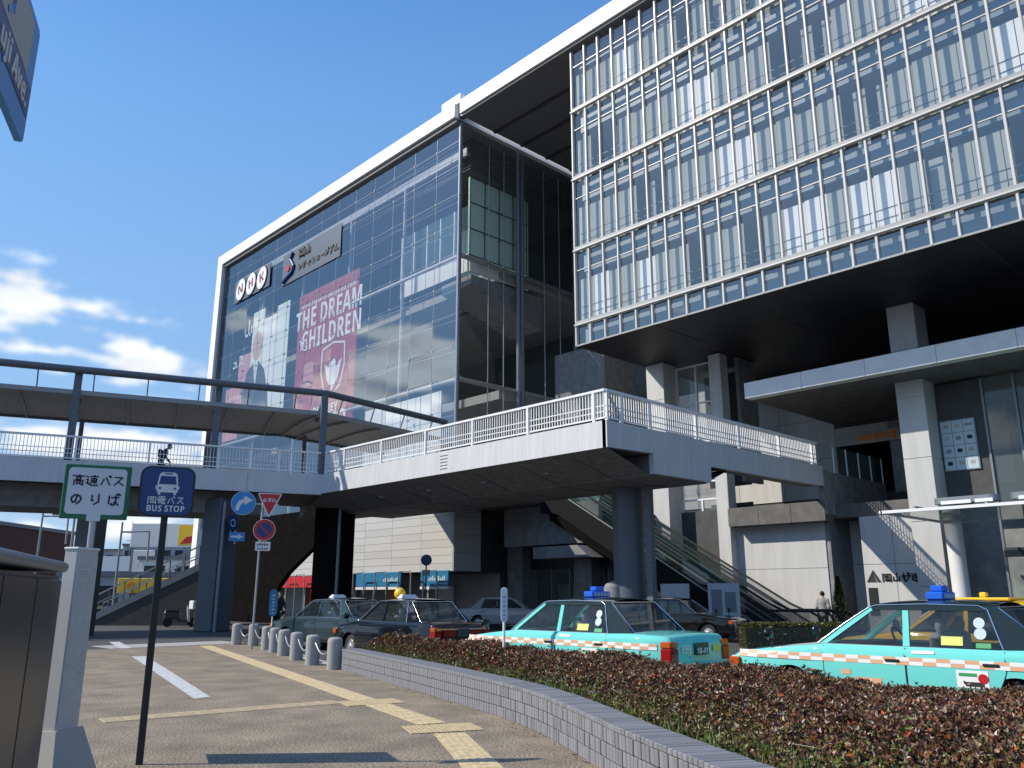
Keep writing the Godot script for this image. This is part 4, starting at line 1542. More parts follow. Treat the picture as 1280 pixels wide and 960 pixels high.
	for k in 5:
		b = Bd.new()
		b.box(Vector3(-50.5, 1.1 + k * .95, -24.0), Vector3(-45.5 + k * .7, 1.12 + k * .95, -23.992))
		part(t, "wall_joint", b, M["shade_dark"])
	t = thing("open_stair", "blue grey open stair with railings descending left behind the bus stop sign", "stairs")
	var d := Vector3(5.0, 3.4, -5.0)
	var s0 := Vector3(-51.2, .1, -16.6)
	var sd := Vector3(.6, 0, .6)
	for k in 20:
		b = Bd.new()
		var q := s0 + d * (k / 20.0)
		b.bar(q, q + sd * 3.0, .30, .05)
		part(t, "tread", b, M["mid_steel"])
	b = Bd.new()
	b.hexa([s0 + Vector3(0, -.1, 0), s0 + sd * 3.0 + Vector3(0, -.1, 0), s0 + sd * 3.0 + Vector3(d.x, -.1, d.z), s0 + Vector3(d.x, -.1, d.z), s0 + Vector3(0, -.05, 0), s0 + sd * 3.0 + Vector3(0, -.05, 0), s0 + sd * 3.0 + d * .98 - Vector3(0, .3, 0), s0 + d * .98 - Vector3(0, .3, 0)])
	part(t, "side_panel", b, M["wall_dark"])
	for e in 2:
		var o := sd * 3.0 * e
		b = Bd.new()
		b.bar(s0 + o + Vector3(0, -.1, 0), s0 + o + d + Vector3(0, -.1, 0), .08, .35)
		part(t, "stringer", b, M["mid_steel"])
		b = Bd.new()
		b.bar(s0 + o + Vector3(0, 1.05, 0), s0 + o + d + Vector3(0, 1.05, 0), .07, .07)
		b.bar(s0 + o + Vector3(0, .6, 0), s0 + o + d + Vector3(0, .6, 0), .04, .04)
		part(t, "handrail", b, M["galvanised"])
		for k in 10:
			b = Bd.new()
			var q := s0 + o + d * (k / 9.0)
			b.bar(q, q + Vector3(0, 1.05, 0), .05, .05)
			part(t, "rail_post", b, M["blue_grey_steel"])

func town_house(called: String, label: String, cat: String, x: float, z: float, w: float, h: float, d: float, mat: StandardMaterial3D, floors: int, bays: int, turn := 46.5, group := "") -> Node3D:
	var t := thing(called, label, cat, Vector3(x, 0, z), turn, group)
	var b := Bd.new()
	b.box(Vector3(-w / 2, 0, -d), Vector3(w / 2, h, 0))
	part(t, "wall", b, mat)
	b = Bd.new()
	b.box(Vector3(-w / 2 - .15, h, -d - .15), Vector3(w / 2 + .15, h + .35, .15))
	part(t, "roof", b, M["town_roof"])
	for i in bays:
		for j in floors:
			b = Bd.new()
			var cx := -w / 2 + w * (i + .5) / bays
			var cy := h * (j + .5) / floors
			b.box(Vector3(cx - w / bays * .32, cy - h / floors * .26, 0.02), Vector3(cx + w / bays * .32, cy + h / floors * .26, .05))
			part(t, "window", b, M["interior_dark"])
	return t

func far_town() -> void:
	# far hill behind the brick building
	var b := Bd.new()
	var f := FastNoiseLite.new()
	f.seed = 3
	f.frequency = .9
	var rows := []
	for j in 6:
		var row := []
		for i in 60:
			var a := deg_to_rad(CAM_YAW + 60.0 - i * 1.6)
			var r := 560.0 + j * 60.0
			var hh: float = sin(PI * j / 6.0) * (34.0 + 26.0 * f.get_noise_2d(i * .12, j * .4)) * smoothstep(0, 8, i) * (1.0 - smoothstep(18, 42, i))
			row.append(Vector3(-sin(a) * r, hh - 2.0, -cos(a) * r))
		rows.append(row)
	b.grid(rows, false)
	structure("hill", b, M["hill"])
	var t := town_house("brick_building", "dark brown brick building far left beyond the walkway", "building", -93.5, -10.3, 21, 7.7, 14, M["brown_brick"], 2, 5)
	b = Bd.new()
	b.box(Vector3(5, 4, .02), Vector3(8.5, 8.2, 1.0))
	part(t, "entrance_tower", b, M["brown_brick"])
	b = Bd.new()
	b.box(Vector3(2.6, 1.2, .1), Vector3(5.4, 4.8, .25))
	part(t, "blue_panel", b, M["pale_board"])
	t = thing("shop_sign", "small green hanging sign beside the brick building", "sign", Vector3(-65.7, 0, -17.8), 46.5)
	b = Bd.new()
	b.bev(Vector3(-.7, 7.0, -.1), Vector3(1.0, 7.9, .1), .03)
	part(t, "panel", b, M["sign_green"])
	b = Bd.new()
	b.cyl(Vector3(.9, 0, 0), Vector3(.9, 7.2, 0), .08, .08)
	part(t, "pole", b, M["galvanised"])
	town_house("distant_building", "pale flat roofed building furthest off under the bridge, left one", "building", -160, -51, 12, 9.2, 12, M["town_pale"], 3, 6, 46.5, "pale distant buildings")
	town_house("distant_building", "pale flat roofed building furthest off under the bridge, right one with taller roof", "building", -150, -56, 11, 9.9, 12, M["town_pale"], 3, 5, 46.5, "pale distant buildings")
	t = town_house("station_shed", "long low shed with a slate grey roof in the distance", "building", -116, -38, 17, 4.2, 10, M["town_grey"], 1, 8)
	b = Bd.new()
	b.hexa([Vector3(-8.8, 4.2, .3), Vector3(8.8, 4.2, .3), Vector3(8.8, 4.2, -10), Vector3(-8.8, 4.2, -10), Vector3(-8.4, 6.6, -3), Vector3(8.4, 6.6, -3), Vector3(8.4, 6.6, -7), Vector3(-8.4, 6.6, -7)])
	part(t, "hipped_roof", b, M["spandrel"])
	town_house("distant_building", "grey low building in front of the slate roofed shed", "building", -98, -32, 14, 3.4, 8, M["town_grey"], 1, 5)
	t = thing("sign_tower", "pale upright sign slab beside the slate roofed shed", "sign", Vector3(-92.5, 0, -33.4), 46.5)
	b = Bd.new()
	b.bev(Vector3(-1.1, 1.5, -.5), Vector3(1.1, 6.2, 0), .05)
	part(t, "panel", b, M["poster_white"])
	b = Bd.new()
	disc(b, Vector3(0, 4.6, .03), .5, .03, 16)
	part(t, "mark", b, M["pale_board"])
	t = thing("billboard", "white billboard with an orange and yellow advert on an open steel frame", "billboard", Vector3(-81.2, 0, -32.1), 46.5)
	b = Bd.new()
	b.bev(Vector3(-4.2, 6.0, -.3), Vector3(3.6, 8.3, 0), .05)
	part(t, "panel", b, M["poster_white"])
	b = Bd.new()
	b.box(Vector3(.4, 6.2, 0), Vector3(3.3, 8.1, .04))
	part(t, "advert", b, M["yellow"])
	b = Bd.new()
	b.prism(PackedVector2Array([Vector2(.6, 6.3), Vector2(3.1, 6.5), Vector2(3.0, 7.2), Vector2(1.2, 7.0)]), Vector3(0, 0, .06), Vector3.RIGHT, Vector3.UP, .02)
	part(t, "advert_print", b, M["sign_red"])
	for x in [-4, -1.5, 1, 3.4]:
		b = Bd.new()
		b.bar(Vector3(x, 0, -.2), Vector3(x, 6.1, -.2), .18, .18)
		part(t, "post", b, M["mid_steel"])
	t = town_house("shop_building", "white shop building with parking deck behind the open stair", "building", -83, -36, 13, 5.0, 10, M["white_panel"], 2, 4)
	b = Bd.new()
	b.box(Vector3(-6.5, 2.1, .05), Vector3(6.5, 3.3, .6))
	part(t, "parapet", b, M["white_panel"])
	t = thing("shop_sign", "bright yellow shop sign low behind the open stair", "sign", Vector3(-63.6, 0, -23.0), 46.5)
	b = Bd.new()
	b.bev(Vector3(-1.6, 1.7, -.1), Vector3(4.6, 2.75, .1), .03)
	part(t, "panel", b, M["yellow"])
	b = Bd.new()
	disc(b, Vector3(-.6, 2.2, .12), .32, .02, 14)
	part(t, "mark", b, M["orange"])
	b = Bd.new()
	for x in [-1.2, 4.2]: b.bar(Vector3(x, 0, 0), Vector3(x, 1.8, 0), .1, .1)
	part(t, "post", b, M["mid_steel"])
	t = town_house("shop_building", "low grey shop row with pale fronts beneath the yellow sign", "building", -68, -26, 16, 3.0, 6, M["town_pale"], 1, 6)
	t = thing("radio_mast", "thin lattice mast on the far skyline", "mast", Vector3(-146, 0, -50.5), 46.5)
	b = Bd.new()
	b.cyl(Vector3(0, 0, 0), Vector3(0, 13.5, 0), .16, .06, 6)
	part(t, "pole", b, M["mid_steel"])
	b = Bd.new()
	for k in 3: b.bar(Vector3(-.7, 9.0 + k * 1.3, 0), Vector3(.7, 9.0 + k * 1.3, 0), .08, .08)
	part(t, "arm", b, M["mid_steel"])
	for p in [[-61.2, -15.4, 7.2, "thin grey lamp post left of the green sign"], [-53.5, -17.9, 5.9, "slim white lamp post behind the blue bus stop sign"]]:
		t = thing("lamp_post", p[3], "lamp post", Vector3(p[0], 0, p[1]), 46.5, "lamp posts by the road")
		b = Bd.new()
		b.cyl(Vector3.ZERO, Vector3(0, p[2], 0), .09, .06, 8)
		part(t, "pole", b, M["galvanised"])
		b = Bd.new()
		b.tube([Vector3(0, p[2] - .6, 0), Vector3(1.7, p[2] - .55, 0), Vector3(1.75, p[2] - 2.4, 0)], .06, 6)
		part(t, "arm", b, M["galvanised"])
	t = thing("planter_box", "round planter with yellow flowers by the foot of the open stair", "planter", Vector3(-56.5, 0, -16.9))
	b = Bd.new()
	b.lathe([Vector2(0, 0), Vector2(1.0, 0), Vector2(1.25, .6), Vector2(1.3, .75), Vector2(1.1, .75), Vector2(0, .7)], 14)
	part(t, "tub", b, M["dark_steel"])
	b = Bd.new()
	b.colored = true
	for k in 260:
		var a := rng.randf() * TAU
		var r := sqrt(rng.randf()) * 1.15
		b.col = Color(.62, .46, .03) if rng.randf() < .65 else Color(.08, .14, .03)
		var p := Vector3(cos(a) * r, .75 + rng.randf() * .35, sin(a) * r)
		b.tri(p, p + Vector3(rng.randfn(0, .1), .08, rng.randfn(0, .1)), p + Vector3(rng.randfn(0, .1), .02, rng.randfn(0, .1)))
	part(t, "flowers", b, M["leaf"])
	# parked two-wheelers in the shade under the stair
	for k in 2:
		t = thing("scooter", ["dark scooter with a white leg shield parked left under the stair", "scooter with a white rear box parked beside the pier"][k], "scooter", Vector3([-43.6, -42.4][k], 0, [-17.9, -18.9][k]), [70, 95][k], "scooters under the stair")
		b = Bd.new()
		b.bev(Vector3(-.75, .38, -.16), Vector3(.05, .78, .16), .06)
		b.bev(Vector3(-.1, .26, -.14), Vector3(.45, .36, .14), .03)
		part(t, "body", b, M["dark_steel"])
		b = Bd.new()
		b.prism(PackedVector2Array([Vector2(.40, .25), Vector2(.52, .25), Vector2(.42, .98), Vector2(.32, .98)]), Vector3(0, 0, .2), Vector3.RIGHT, Vector3.UP, .4)
		part(t, "leg_shield", b, M["white_steel"])
		b = Bd.new()
		b.bev(Vector3(-.72, .76, -.15), Vector3(-.05, .86, .15), .04)
		part(t, "saddle", b, M["black"])
		for x in [-.55, .62]:
			b = Bd.new()
			b.cyl(Vector3(x, .23, -.06), Vector3(x, .23, .06), .23, .23, 16)
			part(t, "wheel", b, M["rubber"])
		b = Bd.new()
		b.tube([Vector3(.36, 1.05, -.33), Vector3(.36, 1.0, 0), Vector3(.36, 1.05, .33)], .02, 6)
		b.tube([Vector3(.62, .23, 0), Vector3(.36, 1.0, 0)], .03, 6)
		part(t, "handlebar", b, M["mid_steel"])
		if k == 1:
			b = Bd.new()
			b.bev(Vector3(-1.0, .88, -.22), Vector3(-.5, 1.3, .22), .03)
			part(t, "rear_box", b, M["white_steel"])

func smooth_path(p: Array, step: float) -> Array:
	var c := Curve3D.new()
	for i in p.size():
		var d: Vector3 = (p[mini(i + 1, p.size() - 1)] - p[maxi(i - 1, 0)]) / 6.0
		c.add_point(p[i], -d, d)
	var out := []
	var n := int(c.get_baked_length() / step)
	for k in n + 1: out.append(c.sample_baked(c.get_baked_length() * k / n, true))
	return out

func planter() -> void:
	var t := thing("brick_planter", "long curved raised planter faced with thin grey upright bricks", "planter")
	var pts := [[-16.3, -10.35], [-14.1, -9.72], [-12.3, -9.2], [-11.2, -8.86], [-9.9, -8.45], [-8.9, -8.12], [-8.2, -7.85], [-7.4, -7.48], [-6.5, -6.98], [-5.7, -6.5], [-5.0, -6.08], [-3.75, -5.4], [-2.6, -4.75], [-1.2, -3.95], [0.6, -2.85]]
	var raw := []
	for p in pts: raw.append(Vector3(p[0], 0, p[1]))
	var path := smooth_path(raw, .085)
	var n := path.size() - 1
	var hs := [0.0, .134, .268, .402]
	# brick shapes shared by all: x along the wall, z outwards, three slightly different ones
	var face := []
	var cap := []
	for k in 3:
		var b := Bd.new()
		b.bev(Vector3(-.0375, .004, -.05), Vector3(.0375, .130, [0.0, .003, -.002][k]), .005)
		face.append(b.mesh())
		b = Bd.new()
		b.bev(Vector3(-.0385, 0, -.38), Vector3(.0385, .05 + [0.0, .002, -.0015][k], .006), .006)
		cap.append(b.mesh())
	var rest := Bd.new()
	var core := Bd.new()
	for i in n:
		var a: Vector3 = path[i]
		var e: Vector3 = path[i + 1]
		var mid := (a + e) * .5
		var d := (e - a).normalized()
		var outw := Vector3(-d.z, 0, d.x)
		if outw.dot(-mid) < 0: outw = -outw
		var xd := Vector3.UP.cross(outw)
		var bs := Basis(xd, Vector3.UP, outw)
		core.hexa([a - outw * .016, e - outw * .016, e - outw * .38, a - outw * .38, a - outw * .016 + Vector3(0, .404, 0), e - outw * .016 + Vector3(0, .404, 0), e - outw * .38 + Vector3(0, .404, 0), a - outw * .38 + Vector3(0, .404, 0)])
		var single := i > n - 128 and i <= n - 53
		for j in 4:
			var k := rng.randi() % 3
			var tr := Transform3D(bs * Basis(Vector3.UP, rng.randfn(0, .008)), mid + Vector3(0, hs[j], 0) + outw * rng.randfn(0, .0012))
			if single:
				var o := part_mesh(t, "brick", cap[k] if j == 3 else face[k], M["brick_%d" % k])
				o.transform = tr
			else:
				rest.T = tr
				if j == 3: rest.bev(Vector3(-.0385, 0, -.38), Vector3(.0385, .05, .006), .006)
				else: rest.bev(Vector3(-.0375, .004, -.05), Vector3(.0375, .130, 0), .005)
	part(t, "brick", rest, M["brick_0"]).set_meta("kind", "stuff")
	part(t, "mortar", core, M["mortar"])
	# the bed: from the inner face of the wall to the kerb of the taxi lane
	var inner := []
	var outer := []
	for i in range(0, n + 1, 6):
		var a: Vector3 = path[i]
		var d: Vector3 = (path[mini(i + 1, n)] - path[maxi(i - 1, 0)]).normalized()
		var outw := Vector3(-d.z, 0, d.x)
		if outw.dot(-a) < 0: outw = -outw
		inner.append(a - outw * .38)
		var u := float(i) / n
		outer.append(Vector3(lerpf(-15.6, 2.5, u), 0, lerpf(-10.9, -8.7, u)))
	var b := Bd.new()
	var rows := []
	for i in inner.size():
		rows.append([inner[i] + Vector3(0, .40, 0), outer[i] + Vector3(0, .40, 0)])
	b.grid(rows, false)
	part(t, "soil", b, M["soil"])
	b = Bd.new()
	for i in inner.size() - 1:
		b.bar(outer[i] + Vector3(0, .205, 0), outer[i + 1] + Vector3(0, .205, 0), .14, .41)
	part(t, "rear_kerb", b, M["kerb_stone"])
	# the hedge: a lumpy twig mass and a great many small leaves
	var f := FastNoiseLite.new()
	f.seed = 21
	f.frequency = 1.3
	f.fractal_octaves = 3
	var top := func(u: float, v: float, p: Vector3) -> float:
		var h := .665 + .075 * f.get_noise_2d(p.x, p.z) + .035 * sin(p.x * 2.1)
		h += lerpf(.05, -.015, u)
		var rise := smoothstep(.0, .30, v) * (1.0 - .4 * smoothstep(.93, 1.0, v)) * smoothstep(0.0, .03, u)
		return lerpf(.43, h, rise)
	rows = []
	for i in inner.size():
		var row := []
		for j in 31:
			var v := j / 30.0
			var p: Vector3 = inner[i].lerp(outer[i], lerpf(.06, .99, v))
			row.append(Vector3(p.x, top.call(float(i) / (inner.size() - 1), v, p) - .05 + .02 * f.get_noise_2d(p.x * 6, p.z * 6), p.z))
		rows.append(row)
	b = Bd.new()
	b.grid(rows, false)
	for i in rows.size() - 1:
		b.quad(rows[i][30], rows[i + 1][30], rows[i + 1][30] - Vector3(0, .35, 0), rows[i][30] - Vector3(0, .35, 0))
	var hedge := thing("hedge", "clipped low hedge of red brown winter leaves filling the brick planter", "hedge")
	var tw := part(hedge, "twigs", b, M["hedge_base"])
	tw.set_meta("kind", "stuff")
	var lf := Bd.new()
	for k in 3:
		var an := TAU * k / 3.0 + .3
		lf.T = Transform3D(Basis(Vector3.UP, an) * Basis(Vector3.BACK, .55 + .2 * k), Vector3(0, 0, 0))
		lf.tri(Vector3(0, 0, 0), Vector3(.018, .006, .012), Vector3(.041, 0, 0))
		lf.tri(Vector3(0, 0, 0), Vector3(.041, 0, 0), Vector3(.018, .006, -.012))
	var mm := MultiMesh.new()
	mm.transform_format = MultiMesh.TRANSFORM_3D
	mm.use_colors = true
	mm.mesh = lf.mesh()
	var cnt := 80000
	mm.instance_count = cnt
	var cn := FastNoiseLite.new()
	cn.seed = 40
	cn.frequency = .9
	for k in cnt:
		# more leaves where the hedge is near
		var u := pow(rng.randf(), .62)
		var fi := u * (inner.size() - 1)
		var i := mini(int(fi), inner.size() - 2)
		var v := rng.randf()
		if v > .985 or rng.randf() < .06: v = rng.randf_range(.965, 1.0)
		var ia: Vector3 = inner[i].lerp(inner[i + 1], fi - i)
		var oa: Vector3 = outer[i].lerp(outer[i + 1], fi - i)
		var p := ia.lerp(oa, lerpf(.03, 1.0, v))
		var h: float = top.call(u, v, p) + .03 * cn.get_noise_2d(p.x * 5.0, p.z * 5.0)
		if cn.get_noise_2d(p.x * 2.6 + 50.0, p.z * 2.6) > .34 and rng.randf() < .7: continue
		var edge := smoothstep(.26, .03, v)
		var y := h - .06 + rng.randf() * .085 + (rng.randf() * .06 if rng.randf() < .06 else 0.0)
		if v > .96: y = rng.randf_range(.5, h)
		var sc := rng.randf_range(.7, 1.35) * (1.0 if u > .35 else 1.25)
		var bs := Basis.from_euler(Vector3(rng.randfn(0, .55), rng.randf() * TAU, rng.randfn(0, .55))).scaled(Vector3.ONE * sc)
		mm.set_instance_transform(k, Transform3D(bs, Vector3(p.x, y, p.z)))
		var r := rng.randf()
		var c := Color(.115, .050, .028)
		var gr := edge * .60 + .24 * cn.get_noise_2d(p.x, p.z)
		if rng.randf() < gr: c = Color(.10, .125, .025).lerp(Color(.16, .12, .04), rng.randf())
		elif r < .26: c = Color(.065, .030, .020)
		elif r < .48: c = Color(.16, .065, .032)
		elif r < .60: c = Color(.15, .100, .048)
		elif r < .67: c = Color(.10, .085, .030)
		elif r < .73: c = Color(.32, .25, .18)
		elif r < .76: c = Color(.36, .09, .03)
		mm.set_instance_color(k, c * rng.randf_range(.9, 1.6))
	var mi := MultiMeshInstance3D.new()
	mi.name = "leaves"
	mi.multimesh = mm
	mi.material_override = M["leaf"]
	mi.set_meta("kind", "stuff")
	hedge.add_child(mi)
	# a few dry twigs standing out of it, and grass by the wall
	b = Bd.new()
	for k in 700:
		var u := rng.randf_range(.45, 1.0)
		var fi := u * (inner.size() - 1)
		var i := mini(int(fi), inner.size() - 2)
		var v := rng.randf_range(.08, .9)
		var p: Vector3 = inner[i].lerp(outer[i], v)
		p.y = top.call(u, v, p) - .03
		b.bar(p, p + Vector3(rng.randfn(0, .06), rng.randf_range(.0, .06), rng.randfn(0, .06)), .004, .004)
	var tg := part(hedge, "dry_twig", b, M["kerb_stone"])
	tg.set_meta("kind", "stuff")
	b = Bd.new()
	b.colored = true
	for k in 3400:
		var u := pow(rng.randf(), .7)
		var fi := u * (inner.size() - 1)
		var i := mini(int(fi), inner.size() - 2)
		var p: Vector3 = (inner[i] as Vector3).lerp(inner[i + 1], fi - i).lerp(outer[i], rng.randf_range(.01, .16))
		p.y = .40
		b.col = Color(.11, .16, .035) * rng.randf_range(.6, 1.3)
		var w := Vector3(rng.randfn(0, 1), 0, rng.randfn(0, 1)).normalized() * .006
		b.tri(p - w, p + w, p + Vector3(rng.randfn(0, .04), rng.randf_range(.05, .16), rng.randfn(0, .04)))
	var gr := solo("grass", b, M["leaf"], "thin green grass along the inner edge of the brick planter", "grass")
	gr.set_meta("kind", "stuff")
	# fallen leaves and grit at the foot of the wall
	b = Bd.new()
	b.colored = true
	for k in 420:
		var i := rng.randi_range(20, n - 1)
		var a: Vector3 = path[i]
		var d: Vector3 = (path[i + 1] - path[i]).normalized()
		var outw := Vector3(-d.z, 0, d.x)
		if outw.dot(-a) < 0: outw = -outw
		var p := a + outw * absf(rng.randfn(0.0, .16)) + outw * .01 + Vector3(0, .008, 0)
		b.col = [Color(.07, .04, .025), Color(.16, .10, .05), Color(.03, .025, .02), Color(.25, .21, .15)][k % 4]
		var s := rng.randf_range(.006, .022)
		var q := Vector3(rng.randfn(0, s), rng.randf() * .008, rng.randfn(0, s))
		b.tri(p, p + q, p + Vector3(-q.z, q.y, q.x))
	gr = solo("fallen_leaves", b, M["leaf"], "scattered dead leaves and grit along the foot of the brick wall", "leaf litter")
	gr.set_meta("kind", "stuff")

func pavement_things() -> void:
	# granite bollards joined by chains
	var pos := [[-26.88, -13.0], [-25.9, -13.1], [-23.94, -12.55], [-22.6, -12.1], [-21.2, -11.62], [-19.6, -11.1], [-18.0, -10.62], [-16.62, -10.36]]
	var ord := ["first bollard at the far left end of the row, standing apart", "second bollard from the left, beside the traffic sign pole", "third bollard from the left in the row", "fourth bollard from the left in the row", "fifth bollard from the left in the row", "sixth bollard from the left in the row", "seventh bollard from the left, two before the brick wall", "last bollard of the row, touching the end of the brick wall"]
	var b := Bd.new()
	b.lathe([Vector2(0, 0), Vector2(.165, 0), Vector2(.165, .60), Vector2(.155, .645), Vector2(.12, .672), Vector2(.06, .683), Vector2(0, .686)], 20)
	var shaft := b.mesh()
	b = Bd.new()
	for k in 2:
		b.cyl(Vector3(-.19 + k * .35, .5, 0), Vector3(-.165 + k * .36, .5, 0), .025, .02, 8)
	var eye := b.mesh()
	for k in pos.size():
		var t := thing("bollard", "granite post, " + ord[k], "bollard", Vector3(pos[k][0], 0, pos[k][1]), 0, "granite bollards along the taxi lane")
		part_mesh(t, "shaft", shaft, M["granite"])
		var o := part_mesh(t, "chain_eye", eye, M["galvanised"])
		o.rotation.y = -.3
	for k in pos.size() - 1:
		b = Bd.new()
		var a := Vector3(pos[k][0], .5, pos[k][1])
		var e := Vector3(pos[k + 1][0], .5, pos[k + 1][1])
		var d := (e - a).normalized()
		a += d * .19
		e -= d * .19
		var p := []
		for i in 13:
			var u := i / 12.0
			p.append(a.lerp(e, u) - Vector3(0, .22 * 4.0 * u * (1 - u), 0))
		b.tube(p, .022, 6)
		solo("bollard_chain", b, M["galvanised"], "hanging steel chain between the %s and %s bollards of the row" % [["first", "second", "third", "fourth", "fifth", "sixth", "seventh"][k], ["second", "third", "fourth", "fifth", "sixth", "seventh", "last"][k]], "chain", "chains between the bollards")
	# dark steel cabinet and the white timetable pillar at the left edge
	var t := thing("steel_cabinet", "dark glossy steel cabinet with a rounded top rail at the left edge", "cabinet", Vector3(-6.44, 0, -1.80), 156.1 - 180.0)
	# local +x runs from the near end (negative) to the far end (0); +z faces the pavement
	var cb := Basis(Vector3.UP, 0)
	b = Bd.new()
	for k in 3:
		b = Bd.new()
		b.bev(Vector3(.012 + k * .9, .05, .0), Vector3(.9 + k * .9 - .004, 1.70, .85), .012)
		part(t, "door_panel", b, M["cabinet"])
	b = Bd.new()
	b.box(Vector3(.01, 0, .02), Vector3(2.69, 1.72, .83))
	part(t, "carcass", b, M["dark_steel"])
	b = Bd.new()
	b.cyl(Vector3(-.02, 1.785, .01), Vector3(2.7, 1.785, .01), .036, .036, 14)
	b.box(Vector3(-.02, 1.75, .01), Vector3(2.7, 1.82, .86))
	part(t, "top_rail", b, M["mid_steel"])
	t = thing("timetable_pillar", "white square pillar carrying printed timetables on a concrete foot", "bus stop pillar", Vector3(-6.90, 0, -2.04), 36.5)
	b = Bd.new()
	b.bev(Vector3(-.055, .06, -.12), Vector3(.055, 1.93, .12), .008)
	part(t, "shaft", b, M["pillar_white"])
	b = Bd.new()
	b.bev(Vector3(-.062, 1.925, -.127), Vector3(.062, 1.945, .127), .006)
	part(t, "cap", b, M["poster_white"])
	b = Bd.new()
	b.hexa([Vector3(-.22, .22, .28), Vector3(.20, .22, .28), Vector3(.20, .22, -.28), Vector3(-.22, .22, -.28), Vector3(-.075, .66, .14), Vector3(.075, .66, .14), Vector3(.075, .66, -.15), Vector3(-.075, .66, -.15)])
	b.box(Vector3(-.22, 0, -.28), Vector3(.20, .22, .28))
	part(t, "concrete_foot", b, M["kerb_stone"])
	b = Bd.new()
	b.box(Vector3(.055, .30, -.112), Vector3(.059, 1.88, .112))
	part(t, "timetable", b, M["pillar_white"])
	b = Bd.new()
	var bb := Bd.new()
	for k in 74:
		var y := .33 + k * .0208
		var z := .10
		while z > -.08:
			var w := rng.randf_range(.008, .05)
			var tg := bb if rng.randf() < .07 else b
			if rng.randf() < .55: tg.quad(Vector3(.0605, y, z), Vector3(.0605, y, z - w), Vector3(.0605, y + .007, z - w), Vector3(.0605, y + .007, z))
			z -= w + .008
	part(t, "print_lines", b, M["print_grey"])
	part(t, "red_print", bb, M["print_red"])
	# low conical evergreen and hedge by the escalator foot
	t = thing("conical_shrub", "dark green conical evergreen standing by the foot of the escalator", "shrub", Vector3(-16.4, 0, -34.3))
	b = Bd.new()
	b.cyl(Vector3.ZERO, Vector3(0, 1.9, 0), .05, .02, 6)
	part(t, "trunk", b, M["soil"])
	b = Bd.new()
	b.colored = true
	for k in 2600:
		var h := rng.randf()
		var y := .25 + 2.05 * h
		var r := .50 * (1.0 - h) * sqrt(rng.randf_range(.35, 1.0)) + .02
		var a := rng.randf() * TAU
		var p := Vector3(cos(a) * r, y, sin(a) * r)
		var o := Vector3(cos(a), .9, sin(a)) * .09
		b.col = Color(.028, .042, .016) * rng.randf_range(.6, 1.5)
		var s := Vector3(-sin(a), 0, cos(a)) * .022
		b.tri(p - s, p + s, p + o)
	part(t, "foliage", b, M["leaf"])
	t = thing("low_hedge", "low olive brown hedge in front of the escalator foot", "hedge", Vector3(-13.5, 0, -25.0), 46.5)
	b = Bd.new()
	b.colored = true
	for k in 9000:
		var p := Vector3(rng.randf_range(-1.7, 1.5), 0, rng.randf_range(-.5, .5))
		p.y = rng.randf_range(.05, .72) if absf(p.z) > .42 or absf(p.x) > 1.4 else rng.randf_range(.6, .74)
		b.col = Color(.10, .085, .02).lerp(Color(.055, .07, .02), rng.randf()) * rng.randf_range(.7, 1.3)
		b.tri(p, p + Vector3(rng.randfn(0, .04), .03, rng.randfn(0, .04)), p + Vector3(rng.randfn(0, .04), rng.randfn(0, .03), rng.randfn(0, .04)))
	b.col = Color(.03, .03, .012)
	b.box(Vector3(-1.65, 0, -.45), Vector3(1.45, .62, .45))
	part(t, "foliage", b, M["leaf"]).set_meta("kind", "stuff")

